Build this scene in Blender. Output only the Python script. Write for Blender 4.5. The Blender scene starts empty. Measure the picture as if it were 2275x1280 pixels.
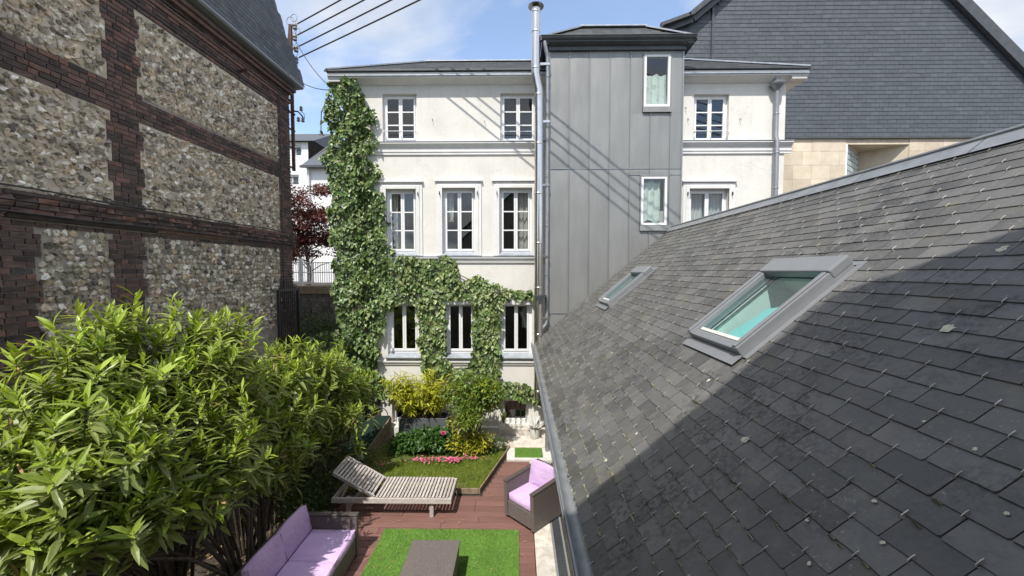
import bpy, math, random
import numpy as np
from mathutils import Vector, Matrix

random.seed(7); rng = np.random.default_rng(7)
SC = bpy.context.scene
COL = SC.collection

# ------------------------------------------------------------------ camera, sky, sun, exposure
F = 870.0; CXP, CYP = 1137.5, 640.0; CAMZ = 4.0
PITCH = math.atan(38 / F); YAW = math.atan(11.5 / F)
cam = bpy.data.cameras.new("Camera"); cam_o = bpy.data.objects.new("Camera", cam); COL.objects.link(cam_o)
cam.sensor_width = 36; cam.lens = F / 2275 * 36; cam.clip_start = 0.05; cam.clip_end = 2000
cam_o.location = (0, 0, CAMZ); cam_o.rotation_euler = (math.pi / 2 - PITCH, 0, YAW)
SC.camera = cam_o
SUN = Vector((0.085, 0.25, -0.40)).normalized()          # direction the light travels
sun = bpy.data.lights.new("Sun", 'SUN'); sun.energy = 2.8; sun.angle = math.radians(0.53); sun.color = (1, 0.955, 0.88)
sun_o = bpy.data.objects.new("Sun", sun); COL.objects.link(sun_o)
sun_o.rotation_euler = SUN.to_track_quat('-Z', 'Y').to_euler(); sun_o.location = (-4, -9, 20)
world = bpy.data.worlds.new("World"); SC.world = world; world.use_nodes = True
SC.view_settings.view_transform = 'Standard'; SC.view_settings.look = 'None'
SC.view_settings.exposure = 0.92; SC.view_settings.gamma = 1


def build_sky():
    nt = world.node_tree; N = nt.nodes; L = nt.links; N.clear()
    out = N.new('ShaderNodeOutputWorld'); bg = N.new('ShaderNodeBackground'); bg.inputs[1].default_value = 0.15
    sky = N.new('ShaderNodeTexSky'); sky.sky_type = 'NISHITA'; sky.sun_disc = False
    d = -SUN
    sky.sun_elevation = math.asin(d.z); sky.sun_rotation = math.atan2(d.x, d.y)
    sky.air_density = 1.0; sky.dust_density = 0.6; sky.ozone_density = 1.5
    tc = N.new('ShaderNodeTexCoord'); sep = N.new('ShaderNodeSeparateXYZ'); L.new(tc.outputs['Generated'], sep.inputs[0])
    mx = N.new('ShaderNodeMath'); mx.operation = 'MAXIMUM'; mx.inputs[1].default_value = 0.02; L.new(sep.outputs[2], mx.inputs[0])
    ad = N.new('ShaderNodeMath'); ad.operation = 'ADD'; ad.inputs[1].default_value = 0.22; L.new(mx.outputs[0], ad.inputs[0])
    dv = N.new('ShaderNodeVectorMath'); dv.operation = 'DIVIDE'; L.new(tc.outputs['Generated'], dv.inputs[0])
    cb = N.new('ShaderNodeCombineXYZ')
    for i in range(3): L.new(ad.outputs[0], cb.inputs[i])
    L.new(cb.outputs[0], dv.inputs[1])
    mp = N.new('ShaderNodeMapping'); mp.inputs['Location'].default_value = (0.58, 6.82, 1.77); mp.inputs['Scale'].default_value = (1, 1, 0.6)
    L.new(dv.outputs[0], mp.inputs[0])
    n1 = N.new('ShaderNodeTexNoise'); n1.inputs['Scale'].default_value = 1.15; n1.inputs['Detail'].default_value = 8; n1.inputs['Roughness'].default_value = 0.55; n1.inputs['Distortion'].default_value = 0.35
    L.new(mp.outputs[0], n1.inputs['Vector'])
    r1 = N.new('ShaderNodeValToRGB'); r1.color_ramp.elements[0].position = 0.40; r1.color_ramp.elements[1].position = 0.57; r1.color_ramp.elements[0].color = (.10, .10, .10, 1)
    L.new(n1.outputs[0], r1.inputs[0])
    n2 = N.new('ShaderNodeTexNoise'); n2.inputs['Scale'].default_value = 2.6; n2.inputs['Detail'].default_value = 6
    L.new(mp.outputs[0], n2.inputs['Vector'])
    r2 = N.new('ShaderNodeValToRGB'); r2.color_ramp.elements[0].position = 0.35; r2.color_ramp.elements[1].position = 0.66
    r2.color_ramp.elements[0].color = (2.3, 2.6, 3.1, 1); r2.color_ramp.elements[1].color = (3.9, 3.9, 3.9, 1)
    L.new(n2.outputs[0], r2.inputs[0])
    mix = N.new('ShaderNodeMixRGB'); L.new(r1.outputs[0], mix.inputs[0]); L.new(sky.outputs[0], mix.inputs[1]); L.new(r2.outputs[0], mix.inputs[2])
    L.new(mix.outputs[0], bg.inputs[0]); L.new(bg.outputs[0], out.inputs[0])


build_sky()

# ------------------------------------------------------------------ pixel helpers (directions only; depth comes from planes)
FW = np.array([-math.sin(YAW) * math.cos(PITCH), math.cos(YAW) * math.cos(PITCH), -math.sin(PITCH)])
RT = np.array([math.cos(YAW), math.sin(YAW), 0]); UP = np.cross(RT, FW); CAM = np.array([0, 0, CAMZ])


def ray(x, y): return FW + RT * (x - CXP) / F - UP * (y - CYP) / F
def onY(x, y, Y): d = ray(x, y); return CAM + d * (Y / d[1])
def onZ(x, y, Z): d = ray(x, y); return CAM + d * ((Z - CAMZ) / d[2])


def proj(P):
    v = np.atleast_2d(P) - CAM; z = v @ FW; zz = np.where(z > 0.05, z, 1e9)
    return CXP + F * (v @ RT) / zz, CYP - F * (v @ UP) / zz, z


# ------------------------------------------------------------------ materials
def new_mat(name):
    m = bpy.data.materials.new(name); m.use_nodes = True
    nt = m.node_tree; b = nt.nodes['Principled BSDF']
    return m, nt, b


def ramp(nt, stops, fac):
    r = nt.nodes.new('ShaderNodeValToRGB'); e = r.color_ramp.elements
    while len(e) < len(stops): e.new(0.5)
    for el, (p, c) in zip(e, stops): el.position = p; el.color = (*c, 1)
    nt.links.new(fac, r.inputs[0]); return r.outputs[0]


def noise(nt, vec, scale, detail=5, rough=0.6, dist=0.0):
    n = nt.nodes.new('ShaderNodeTexNoise'); n.inputs['Scale'].default_value = scale; n.inputs['Detail'].default_value = detail
    n.inputs['Roughness'].default_value = rough; n.inputs['Distortion'].default_value = dist
    nt.links.new(vec, n.inputs['Vector']); return n.outputs[0]


def math_n(nt, op, a, b=None, c=None):
    n = nt.nodes.new('ShaderNodeMath'); n.operation = op
    for i, v in enumerate((a, b, c)):
        if v is None: continue
        if isinstance(v, (int, float)): n.inputs[i].default_value = v
        else: nt.links.new(v, n.inputs[i])
    return n.outputs[0]


def mixc(nt, fac, a, b, mode='MIX'):
    n = nt.nodes.new('ShaderNodeMixRGB'); n.blend_type = mode
    for i, v in enumerate((fac, a, b)):
        if isinstance(v, (int, float)): n.inputs[i].default_value = v
        elif isinstance(v, tuple): n.inputs[i].default_value = (*v, 1)
        else: nt.links.new(v, n.inputs[i])
    return n.outputs[0]


def piece_random(nt):
    g = nt.nodes.new('ShaderNodeNewGeometry'); o = nt.nodes.new('ShaderNodeObjectInfo')
    s = math_n(nt, 'ADD', math_n(nt, 'MULTIPLY', g.outputs['Random Per Island'], 91.7), math_n(nt, 'MULTIPLY', o.outputs['Random'], 37.3))
    w = nt.nodes.new('ShaderNodeTexWhiteNoise'); w.noise_dimensions = '1D'; nt.links.new(s, w.inputs['W'])
    return w.outputs['Value'], g.outputs['Position']


def pm(name, stops, scale=6, detail=5, rough=0.6, metal=0.0, var=0.0, bump=0.0, bscale=60, palette=None, spec=0.5, stretch=None,
       sheen=None, translucent=0.0, bdist=0.01):
    """procedural material: colour from noise between stops (or from a per-piece palette), value variation per piece, bump"""
    m, nt, b = new_mat(name)
    rnd, pos = piece_random(nt)
    vec = pos
    if stretch:
        mp = nt.nodes.new('ShaderNodeMapping'); mp.inputs['Scale'].default_value = stretch; nt.links.new(pos, mp.inputs[0]); vec = mp.outputs[0]
    n = noise(nt, vec, scale, detail)
    if palette:
        base = ramp(nt, palette, rnd)
        base = mixc(nt, 1.0, base, ramp(nt, stops, n), 'MULTIPLY')
    else:
        base = ramp(nt, stops, n)
    if var:
        v = math_n(nt, 'MULTIPLY_ADD', rnd, 2 * var, 1 - var)
        h = nt.nodes.new('ShaderNodeHueSaturation'); nt.links.new(base, h.inputs['Color']); nt.links.new(v, h.inputs['Value']); base = h.outputs[0]
    nt.links.new(base, b.inputs['Base Color'])
    b.inputs['Roughness'].default_value = rough; b.inputs['Metallic'].default_value = metal; b.inputs['Specular IOR Level'].default_value = spec
    if bump:
        bp = nt.nodes.new('ShaderNodeBump'); bp.inputs['Strength'].default_value = bump; bp.inputs['Distance'].default_value = bdist
        nt.links.new(noise(nt, vec, bscale, 4), bp.inputs['Height']); nt.links.new(bp.outputs[0], b.inputs['Normal'])
    if translucent:
        out = nt.nodes['Material Output']; tr = nt.nodes.new('ShaderNodeBsdfTranslucent'); ms = nt.nodes.new('ShaderNodeMixShader')
        tcol = mixc(nt, 1.0, base, (1.3, 1.25, 0.5), 'MULTIPLY'); nt.links.new(tcol, tr.inputs[0])
        ms.inputs[0].default_value = translucent
        nt.links.new(b.outputs[0], ms.inputs[1]); nt.links.new(tr.outputs[0], ms.inputs[2]); nt.links.new(ms.outputs[0], out.inputs[0])
    return m


def c2(c, k=0.25):
    return [(0.3, tuple(x * (1 - k) for x in c)), (0.7, tuple(min(1, x * (1 + k)) for x in c))]


def glass_mat(name, tint, refl=0.06, rough=0.0):
    m, nt, b = new_mat(name); out = nt.nodes['Material Output']
    tr = nt.nodes.new('ShaderNodeBsdfTransparent'); tr.inputs[0].default_value = (*tint, 1)
    gl = nt.nodes.new('ShaderNodeBsdfGlossy'); gl.inputs['Roughness'].default_value = rough
    g = nt.nodes.new('ShaderNodeNewGeometry'); dt = nt.nodes.new('ShaderNodeVectorMath'); dt.operation = 'DOT_PRODUCT'
    nt.links.new(g.outputs['Normal'], dt.inputs[0]); nt.links.new(g.outputs['Incoming'], dt.inputs[1])
    sch = math_n(nt, 'POWER', math_n(nt, 'SUBTRACT', 1.0, math_n(nt, 'ABSOLUTE', dt.outputs['Value'])), 5.0)     # Schlick, same for both sides
    fac = math_n(nt, 'MULTIPLY_ADD', sch, 0.9 - refl, 0.045 + refl)
    ms = nt.nodes.new('ShaderNodeMixShader'); nt.links.new(fac, ms.inputs[0]); nt.links.new(tr.outputs[0], ms.inputs[1]); nt.links.new(gl.outputs[0], ms.inputs[2])
    nt.links.new(ms.outputs[0], out.inputs[0]); return m


def slate_mat(name, base, dusty=0.5, rough=0.42, wall=False):
    m, nt, b = new_mat(name)
    rnd, pos = piece_random(nt)
    big = noise(nt, pos, 0.9, 5, 0.6); mid = noise(nt, pos, 9, 6, 0.7); fine = noise(nt, pos, 70, 3, 0.7)
    k = base
    col = ramp(nt, [(0.25, tuple(x * 0.72 for x in k)), (0.6, k), (0.85, tuple(x * 1.35 for x in k))], mid)
    v = math_n(nt, 'MULTIPLY_ADD', rnd, 0.22 if wall else 0.35, 0.89 if wall else 0.82)
    h = nt.nodes.new('ShaderNodeHueSaturation'); nt.links.new(col, h.inputs['Color']); nt.links.new(v, h.inputs['Value']); col = h.outputs[0]
    if not wall:
        # weathering: grey-brown lichen dust in broad patches, dark blotches, pale speckle, ochre moss
        dust = ramp(nt, [(0.42, (0, 0, 0)), (0.62, (1, 1, 1))], math_n(nt, 'MULTIPLY_ADD', fine, 0.35, math_n(nt, 'MULTIPLY', big, 0.85)))
        col = mixc(nt, math_n(nt, 'MULTIPLY', math_n(nt, 'MULTIPLY', dust, dusty), math_n(nt, 'MULTIPLY_ADD', rnd, 0.4, 0.5)), col, (0.145, 0.141, 0.133))
        big2 = ramp(nt, [(0.40, (0.15, 0.15, 0.15)), (0.60, (1, 1, 1))], noise(nt, pos, 1.1, 3, 0.5))
        mp = nt.nodes.new('ShaderNodeMapping'); mp.inputs['Rotation'].default_value = (0, math.radians(40.0), 0); mp.inputs['Scale'].default_value = (1.0, 7.0, 7.0); nt.links.new(pos, mp.inputs[0])
        stk = ramp(nt, [(0.50, (0, 0, 0)), (0.68, (1, 1, 1))], noise(nt, mp.outputs[0], 1.6, 5, 0.6))
        col = mixc(nt, math_n(nt, 'MULTIPLY', stk, 0.45), col, (0.17, 0.165, 0.15))
        dk = ramp(nt, [(0.45, (0, 0, 0)), (0.56, (1, 1, 1))], noise(nt, pos, 34, 6, 0.75, 0.2)); dk2 = ramp(nt, [(0.44, (0, 0, 0)), (0.58, (1, 1, 1))], noise(nt, pos, 4.5, 6, 0.7, 0.5))
        dkf = math_n(nt, 'MULTIPLY', math_n(nt, 'MULTIPLY', dk, dk2), big2)
        col = mixc(nt, math_n(nt, 'MULTIPLY', dkf, 0.9), col, (0.024, 0.024, 0.027))
        # each slate has weathered its own way
        hv = nt.nodes.new('ShaderNodeHueSaturation'); nt.links.new(col, hv.inputs['Color']); nt.links.new(math_n(nt, 'MULTIPLY_ADD', rnd, 0.30, 0.80), hv.inputs['Value']); col = hv.outputs[0]
        sp = ramp(nt, [(0.61, (0, 0, 0)), (0.67, (1, 1, 1))], noise(nt, pos, 55, 4, 0.65))
        patch = ramp(nt, [(0.5, (0, 0, 0)), (0.68, (1, 1, 1))], noise(nt, pos, 2.1, 4))
        col = mixc(nt, math_n(nt, 'MULTIPLY', sp, patch), col, (0.34, 0.33, 0.24))
        yl = ramp(nt, [(0.57, (0, 0, 0)), (0.68, (1, 1, 1))], noise(nt, pos, 3.3, 8, 0.7))
        col = mixc(nt, math_n(nt, 'MULTIPLY', yl, 0.4), col, (0.17, 0.15, 0.07))
    nt.links.new(col, b.inputs['Base Color'])
    nt.links.new(math_n(nt, 'MULTIPLY_ADD', mid, 0.3, rough - 0.1), b.inputs['Roughness'])
    b.inputs['Specular IOR Level'].default_value = 0.5
    bp = nt.nodes.new('ShaderNodeBump'); bp.inputs['Strength'].default_value = 0.35; bp.inputs['Distance'].default_value = 0.004
    nt.links.new(noise(nt, pos, 28, 6, 0.65), bp.inputs['Height']); nt.links.new(bp.outputs[0], b.inputs['Normal'])
    return m


def render_mat():
    m, nt, b = new_mat('white_render')
    rnd, pos = piece_random(nt)
    n = noise(nt, pos, 1.3, 7, 0.65)
    col = ramp(nt, [(0.3, (0.66, 0.638, 0.59)), (0.6, (0.745, 0.725, 0.675))], n)
    mp = nt.nodes.new('ShaderNodeMapping'); mp.inputs['Scale'].default_value = (5, 5, 0.35); nt.links.new(pos, mp.inputs[0])
    st = ramp(nt, [(0.50, (0, 0, 0)), (0.72, (1, 1, 1))], noise(nt, mp.outputs[0], 1.3, 6, 0.6))
    col = mixc(nt, math_n(nt, 'MULTIPLY', st, 0.25), col, (0.56, 0.535, 0.49))
    cr = ramp(nt, [(0.492, (0, 0, 0)), (0.5, (1, 1, 1)), (0.508, (0, 0, 0))], noise(nt, pos, 0.8, 6, 0.6, 0.6))
    col = mixc(nt, math_n(nt, 'MULTIPLY', cr, 0.25), col, (0.45, 0.43, 0.4))
    nt.links.new(col, b.inputs['Base Color']); b.inputs['Roughness'].default_value = 0.85; b.inputs['Specular IOR Level'].default_value = 0.2
    bp = nt.nodes.new('ShaderNodeBump'); bp.inputs['Strength'].default_value = 0.4; bp.inputs['Distance'].default_value = 0.008
    nt.links.new(noise(nt, pos, 14, 6, 0.7), bp.inputs['Height']); nt.links.new(bp.outputs[0], b.inputs['Normal'])
    return m


def weave_mat():
    m, nt, b = new_mat('brown_rattan')
    tc = nt.nodes.new('ShaderNodeTexCoord'); br = nt.nodes.new('ShaderNodeTexBrick')
    geo = nt.nodes.new('ShaderNodeNewGeometry')
    sp = nt.nodes.new('ShaderNodeSeparateXYZ'); nt.links.new(tc.outputs['Object'], sp.inputs[0])
    ab = nt.nodes.new('ShaderNodeCombineXYZ')
    nt.links.new(math_n(nt, 'ADD', sp.outputs[0], sp.outputs[1]), ab.inputs[0])
    nt.links.new(math_n(nt, 'ADD', sp.outputs[2], math_n(nt, 'MULTIPLY', math_n(nt, 'SUBTRACT', sp.outputs[1], sp.outputs[0]), 0.5)), ab.inputs[1])
    nt.links.new(ab.outputs[0], br.inputs['Vector'])
    br.inputs['Scale'].default_value = 1; br.inputs['Brick Width'].default_value = 0.03; br.inputs['Row Height'].default_value = 0.011; br.inputs['Mortar Size'].default_value = 0.0016
    br.inputs['Color1'].default_value = (0.175, 0.145, 0.135, 1); br.inputs['Color2'].default_value = (0.23, 0.195, 0.18, 1); br.inputs['Mortar'].default_value = (0.05, 0.04, 0.036, 1)
    nt.links.new(br.outputs['Color'], b.inputs['Base Color']); b.inputs['Roughness'].default_value = 0.55
    bp = nt.nodes.new('ShaderNodeBump'); bp.inputs['Strength'].default_value = 0.6; bp.inputs['Distance'].default_value = 0.004; bp.invert = True
    nt.links.new(br.outputs['Fac'], bp.inputs['Height']); nt.links.new(bp.outputs[0], b.inputs['Normal'])
    return m


def curtain_mat():
    m, nt, b = new_mat('curtain_circles')
    rnd, pos = piece_random(nt)
    v = nt.nodes.new('ShaderNodeTexVoronoi'); v.inputs['Scale'].default_value = 4.2; v.inputs['Randomness'].default_value = 0.55; nt.links.new(pos, v.inputs['Vector'])
    ring = ramp(nt, [(0.0, (0.3, 0.3, 0.3)), (0.10, (0.5, 0.5, 0.5)), (0.17, (1, 1, 1)), (0.24, (0.4, 0.4, 0.4)), (0.3, (0, 0, 0))], v.outputs['Distance'])
    col = mixc(nt, math_n(nt, 'MULTIPLY', ring, 0.7), (0.62, 0.72, 0.64), (0.36, 0.42, 0.38))
    nt.links.new(col, b.inputs['Base Color']); b.inputs['Roughness'].default_value = 0.9
    return m


M = {}
M['render'] = render_mat()
M['trim'] = pm('white_trim', [(0.3, (0.68, 0.67, 0.65)), (0.7, (0.77, 0.76, 0.74))], 4, rough=0.6, bump=0.15, bscale=30)
M['frame'] = pm('white_frame', [(0.3, (0.78, 0.78, 0.78)), (0.7, (0.84, 0.84, 0.84))], 5, rough=0.4)
M['zinc'] = pm('zinc_panel', [(0.25, (0.235, 0.238, 0.232)), (0.75, (0.295, 0.297, 0.29))], 1.6, 7, rough=0.5, metal=0.35, var=0.06, bump=0.2, bscale=2.5, bdist=0.03, stretch=(3, 3, .6))
M['zinc_seam'] = pm('zinc_seam', c2((0.30, 0.31, 0.31), 0.1), 5, rough=0.4, metal=0.6)
M['zinc_dark'] = pm('dark_zinc', c2((0.085, 0.09, 0.095), 0.2), 5, rough=0.45, metal=0.3)
M['galv'] = pm('galvanised_zinc', [(0.3, (0.24, 0.255, 0.27)), (0.7, (0.36, 0.375, 0.39))], 7, 7, rough=0.5, metal=0.55, bump=0.1)
M['lead'] = pm('sill_zinc', [(0.3, (0.30, 0.33, 0.37)), (0.7, (0.46, 0.49, 0.53))], 6, 7, rough=0.5, metal=0.4, bump=0.3, bscale=12)
M['steel'] = pm('polished_steel', c2((0.74, 0.70, 0.66), 0.05), 4, rough=0.24, metal=1.0)
M['alu'] = pm('grey_aluminium', c2((0.24, 0.25, 0.265), 0.06), 8, rough=0.38, metal=0.25)
M['glass'] = glass_mat('window_glass', (0.82, 0.85, 0.86), 0.07)
M['glass_dark'] = glass_mat('dark_glass', (0.5, 0.55, 0.55), 0.05)
M['glass_teal'] = glass_mat('skylight_glass', (0.70, 0.88, 0.87), 0.05)
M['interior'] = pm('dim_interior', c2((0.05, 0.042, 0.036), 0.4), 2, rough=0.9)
M['blind'] = pm('teal_blind', c2((0.30, 0.58, 0.57), 0.08), 3, rough=0.8)
M['shaft'] = pm('pale_shaft', c2((0.74, 0.75, 0.71), 0.06), 3, rough=0.8)
M['curtain'] = pm('net_curtain', c2((0.52, 0.51, 0.46), 0.12), 4, rough=0.9, bump=0.2, bscale=20)
M['curtain2'] = curtain_mat()
M['slate'] = slate_mat('roof_slate', (0.098, 0.098, 0.098), 0.75, 0.45)
M['slate_wall'] = slate_mat('hung_slate', (0.086, 0.095, 0.108), 0.0, 0.45, True)
M['slate_dark'] = slate_mat('mansard_slate', (0.05, 0.056, 0.062), 0.15, 0.5)
M['underlay'] = pm('roof_underlay', c2((0.02, 0.02, 0.018), 0.3), 10, rough=0.9)
M['lichen'] = pm('pale_lichen', c2((0.56, 0.56, 0.44), 0.25), 60, rough=0.95)
M['moss'] = pm('ochre_moss', c2((0.25, 0.235, 0.15), 0.3), 30, rough=0.95, var=0.3)
M['hook'] = pm('hook_steel', c2((0.50, 0.485, 0.44), 0.25), 20, rough=0.45, metal=0.4, var=0.35)
M['brick'] = pm('old_brick', [(0.25, (0.45, 0.45, 0.45)), (0.75, (1.15, 1.12, 1.1))], 9, 7, rough=0.85, var=0.18, bump=0.5, bscale=45,
                palette=[(0.0, (0.09, 0.068, 0.063)), (0.35, (0.14, 0.097, 0.086)), (0.62, (0.165, 0.108, 0.094)), (0.85, (0.195, 0.114, 0.094)), (0.96, (0.24, 0.125, 0.098)), (1.0, (0.08, 0.075, 0.075))])
M['mortar'] = pm('lime_mortar', [(0.3, (0.47, 0.39, 0.30)), (0.7, (0.71, 0.615, 0.49))], 7, 8, rough=0.95, bump=0.8, bscale=40)
M['mortar_dark'] = pm('sooty_mortar', [(0.3, (0.26, 0.225, 0.19)), (0.7, (0.48, 0.425, 0.36))], 7, 8, rough=0.95, bump=0.8, bscale=40)
M['flint'] = pm('flint', [(0.30, (0.34, 0.32, 0.29)), (0.44, (1.15, 1.1, 1.03)), (0.58, (1.5, 1.43, 1.3)), (0.7, (1.6, 1.55, 1.45))], 26, 7, rough=0.4, var=0.2, bump=0.6, bscale=45,
                palette=[(0.0, (0.13, 0.115, 0.10)), (0.12, (0.29, 0.26, 0.22)), (0.36, (0.43, 0.385, 0.315)), (0.55, (0.44, 0.365, 0.28)), (0.70, (0.58, 0.55, 0.50)), (0.84, (0.66, 0.64, 0.60)), (0.92, (0.48, 0.38, 0.27)), (1.0, (0.24, 0.215, 0.19))])
M['ashlar'] = pm('cream_stone', [(0.3, (0.50, 0.42, 0.31)), (0.7, (0.68, 0.59, 0.46))], 2.2, 7, rough=0.85, var=0.12, bump=0.2, bscale=30)
M['glassblock'] = pm('glass_block', c2((0.50, 0.56, 0.55), 0.2), 14, rough=0.12, var=0.12)
M['deckwood'] = pm('red_brown_decking', [(0.3, (0.15, 0.074, 0.061)), (0.7, (0.235, 0.122, 0.102))], 6, 6, rough=0.6, var=0.14, bump=0.35, bscale=50, stretch=(0.4, 9, 9))
M['teak'] = pm('silvered_teak', [(0.3, (0.36, 0.315, 0.29)), (0.7, (0.56, 0.505, 0.475))], 7, 6, rough=0.75, var=0.15, bump=0.3, bscale=30, stretch=(5, 5, 5))
M['oldwood'] = pm('weathered_board', [(0.3, (0.15, 0.115, 0.07)), (0.7, (0.32, 0.25, 0.17))], 12, 6, rough=0.85, bump=0.4)
M['rattan'] = weave_mat()
M['rattan_rim'] = pm('rattan_rim', c2((0.085, 0.07, 0.063), 0.2), 60, rough=0.5, bump=0.4, bscale=150)
M['lilac'] = pm('lilac_fabric', [(0.3, (0.55, 0.385, 0.62)), (0.7, (0.66, 0.475, 0.72))], 3, 6, rough=0.9, bump=0.55, bscale=9, bdist=0.025, stretch=(1, 1.6, 2.2))
M['turf'] = pm('artificial_turf', [(0.3, (0.085, 0.185, 0.022)), (0.7, (0.15, 0.29, 0.045))], 70, 4, rough=0.8, bump=0.6, bscale=160)
M['turf_blade'] = pm('turf_pile', c2((0.14, 0.27, 0.045), 0.35), 2.2, rough=0.6, var=0.3)
M['lawn_blade'] = pm('lawn_grass', [(0.3, (0.13, 0.205, 0.018)), (0.7, (0.28, 0.33, 0.05))], 3, rough=0.6, var=0.35, translucent=0.3)
M['soil'] = pm('garden_soil', [(0.3, (0.035, 0.026, 0.018)), (0.7, (0.085, 0.065, 0.045))], 9, 8, rough=0.95, bump=0.9, bscale=30, bdist=0.04)
M['lawn_ground'] = pm('lawn_ground', [(0.32, (0.085, 0.065, 0.035)), (0.5, (0.10, 0.12, 0.025)), (0.7, (0.13, 0.17, 0.03))], 7, 8, rough=0.95, bump=0.9, bscale=40, bdist=0.03)
M['paving'] = pm('pale_paving', [(0.3, (0.42, 0.37, 0.31)), (0.55, (0.60, 0.56, 0.50)), (0.75, (0.70, 0.67, 0.62))], 8, 8, rough=0.85, var=0.1, bump=0.4, bscale=40)
M['white_stone'] = pm('white_stone', c2((0.62, 0.60, 0.56), 0.12), 8, rough=0.8, bump=0.2)
M['grate'] = pm('drain_metal', c2((0.42, 0.45, 0.46), 0.1), 20, rough=0.4, metal=0.5)
M['planter'] = pm('grey_planter', [(0.3, (0.07, 0.077, 0.083)), (0.7, (0.125, 0.135, 0.145))], 5, 7, rough=0.75, bump=0.3, bscale=40, stretch=(1, 1, 14))
M['greenfelt'] = pm('shaded_green_felt', c2((0.003, 0.018, 0.011), 0.3), 30, rough=0.95, bump=0.4, bscale=120)  # dark green, lowered further so the bush's shade is in the colour
M['rust'] = pm('rusted_iron', [(0.3, (0.06, 0.032, 0.028)), (0.7, (0.15, 0.07, 0.055))], 20, 6, rough=0.8, bump=0.4)
M['iron'] = pm('black_iron', c2((0.02, 0.02, 0.021), 0.3), 12, rough=0.55)
M['cable'] = pm('cable_sheath', c2((0.05, 0.045, 0.045), 0.2), 12, rough=0.6)
M['ceramic'] = pm('grey_ceramic', c2((0.28, 0.26, 0.24), 0.3), 14, rough=0.4)
M['plastic'] = pm('grey_plastic', c2((0.20, 0.225, 0.235), 0.1), 6, rough=0.4)
M['plastic_dark'] = pm('dark_plastic', c2((0.05, 0.055, 0.06), 0.1), 6, rough=0.4)
M['bottle'] = glass_mat('clear_glass', (0.9, 0.93, 0.93), 0.12)
M['potwhite'] = pm('white_pot', c2((0.7, 0.69, 0.66), 0.08), 10, rough=0.6)
M['far_white'] = pm('far_white_wall', c2((0.78, 0.78, 0.77), 0.04), 0.6, rough=0.9)
M['stonewall'] = pm('grey_rubble', [(0.3, (0.07, 0.066, 0.06)), (0.7, (0.20, 0.18, 0.155))], 6, 8, rough=0.95, var=0.2, bump=0.8, bscale=18, bdist=0.03)
M['bark_dark'] = pm('dark_bark', [(0.3, (0.04, 0.032, 0.024)), (0.7, (0.12, 0.095, 0.07))], 22, 6, rough=0.9, bump=0.6, bscale=50)
M['bark'] = pm('bark', [(0.3, (0.075, 0.058, 0.042)), (0.7, (0.19, 0.15, 0.11))], 22, 6, rough=0.9, bump=0.6, bscale=50)
LG = dict(rough=0.4, translucent=0.36)
M['oleander'] = pm('oleander_leaf', [(0.3, (0.155, 0.215, 0.05)), (0.7, (0.33, 0.375, 0.125))], 5, var=0.35, **LG)
M['oleander_young'] = pm('oleander_young_leaf', [(0.3, (0.27, 0.385, 0.045)), (0.7, (0.42, 0.51, 0.09))], 5, var=0.25, **LG)
M['ivy'] = pm('ivy_leaf', [(0.3, (0.062, 0.118, 0.030)), (0.7, (0.155, 0.225, 0.07))], 3, var=0.45, rough=0.38, translucent=0.15)
M['ivy_pale'] = pm('variegated_ivy_leaf', [(0.3, (0.14, 0.20, 0.05)), (0.7, (0.33, 0.37, 0.16))], 9, var=0.3, rough=0.4, translucent=0.2)
M['bamboo'] = pm('yellow_bamboo_leaf', [(0.3, (0.37, 0.40, 0.03)), (0.7, (0.56, 0.56, 0.06))], 6, var=0.3, **LG)
M['nandina'] = pm('nandina_leaf', [(0.3, (0.085, 0.165, 0.022)), (0.7, (0.21, 0.28, 0.04))], 6, var=0.35, **LG)
M['nandina_y'] = pm('nandina_yellow_leaf', [(0.3, (0.33, 0.36, 0.025)), (0.7, (0.48, 0.43, 0.04))], 6, var=0.25, **LG)
M['peony'] = pm('peony_leaf', [(0.3, (0.035, 0.10, 0.018)), (0.7, (0.085, 0.17, 0.035))], 6, var=0.35, **LG)
M['pink'] = pm('pink_petal', c2((0.62, 0.13, 0.26), 0.25), 20, rough=0.7, var=0.25)
M['under'] = pm('undergrowth_leaf', [(0.3, (0.03, 0.07, 0.012)), (0.7, (0.09, 0.15, 0.03))], 4, var=0.4, **LG)
M['maple'] = pm('maple_leaf', [(0.3, (0.095, 0.025, 0.028)), (0.7, (0.17, 0.055, 0.055))], 3, var=0.35, rough=0.5, translucent=0.3)
M['dry'] = pm('dry_leaf', c2((0.36, 0.24, 0.11), 0.3), 12, rough=0.8, var=0.3)
M['cream'] = pm('cream_render', c2((0.50, 0.46, 0.40), 0.1), 1.5, rough=0.9)


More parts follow.
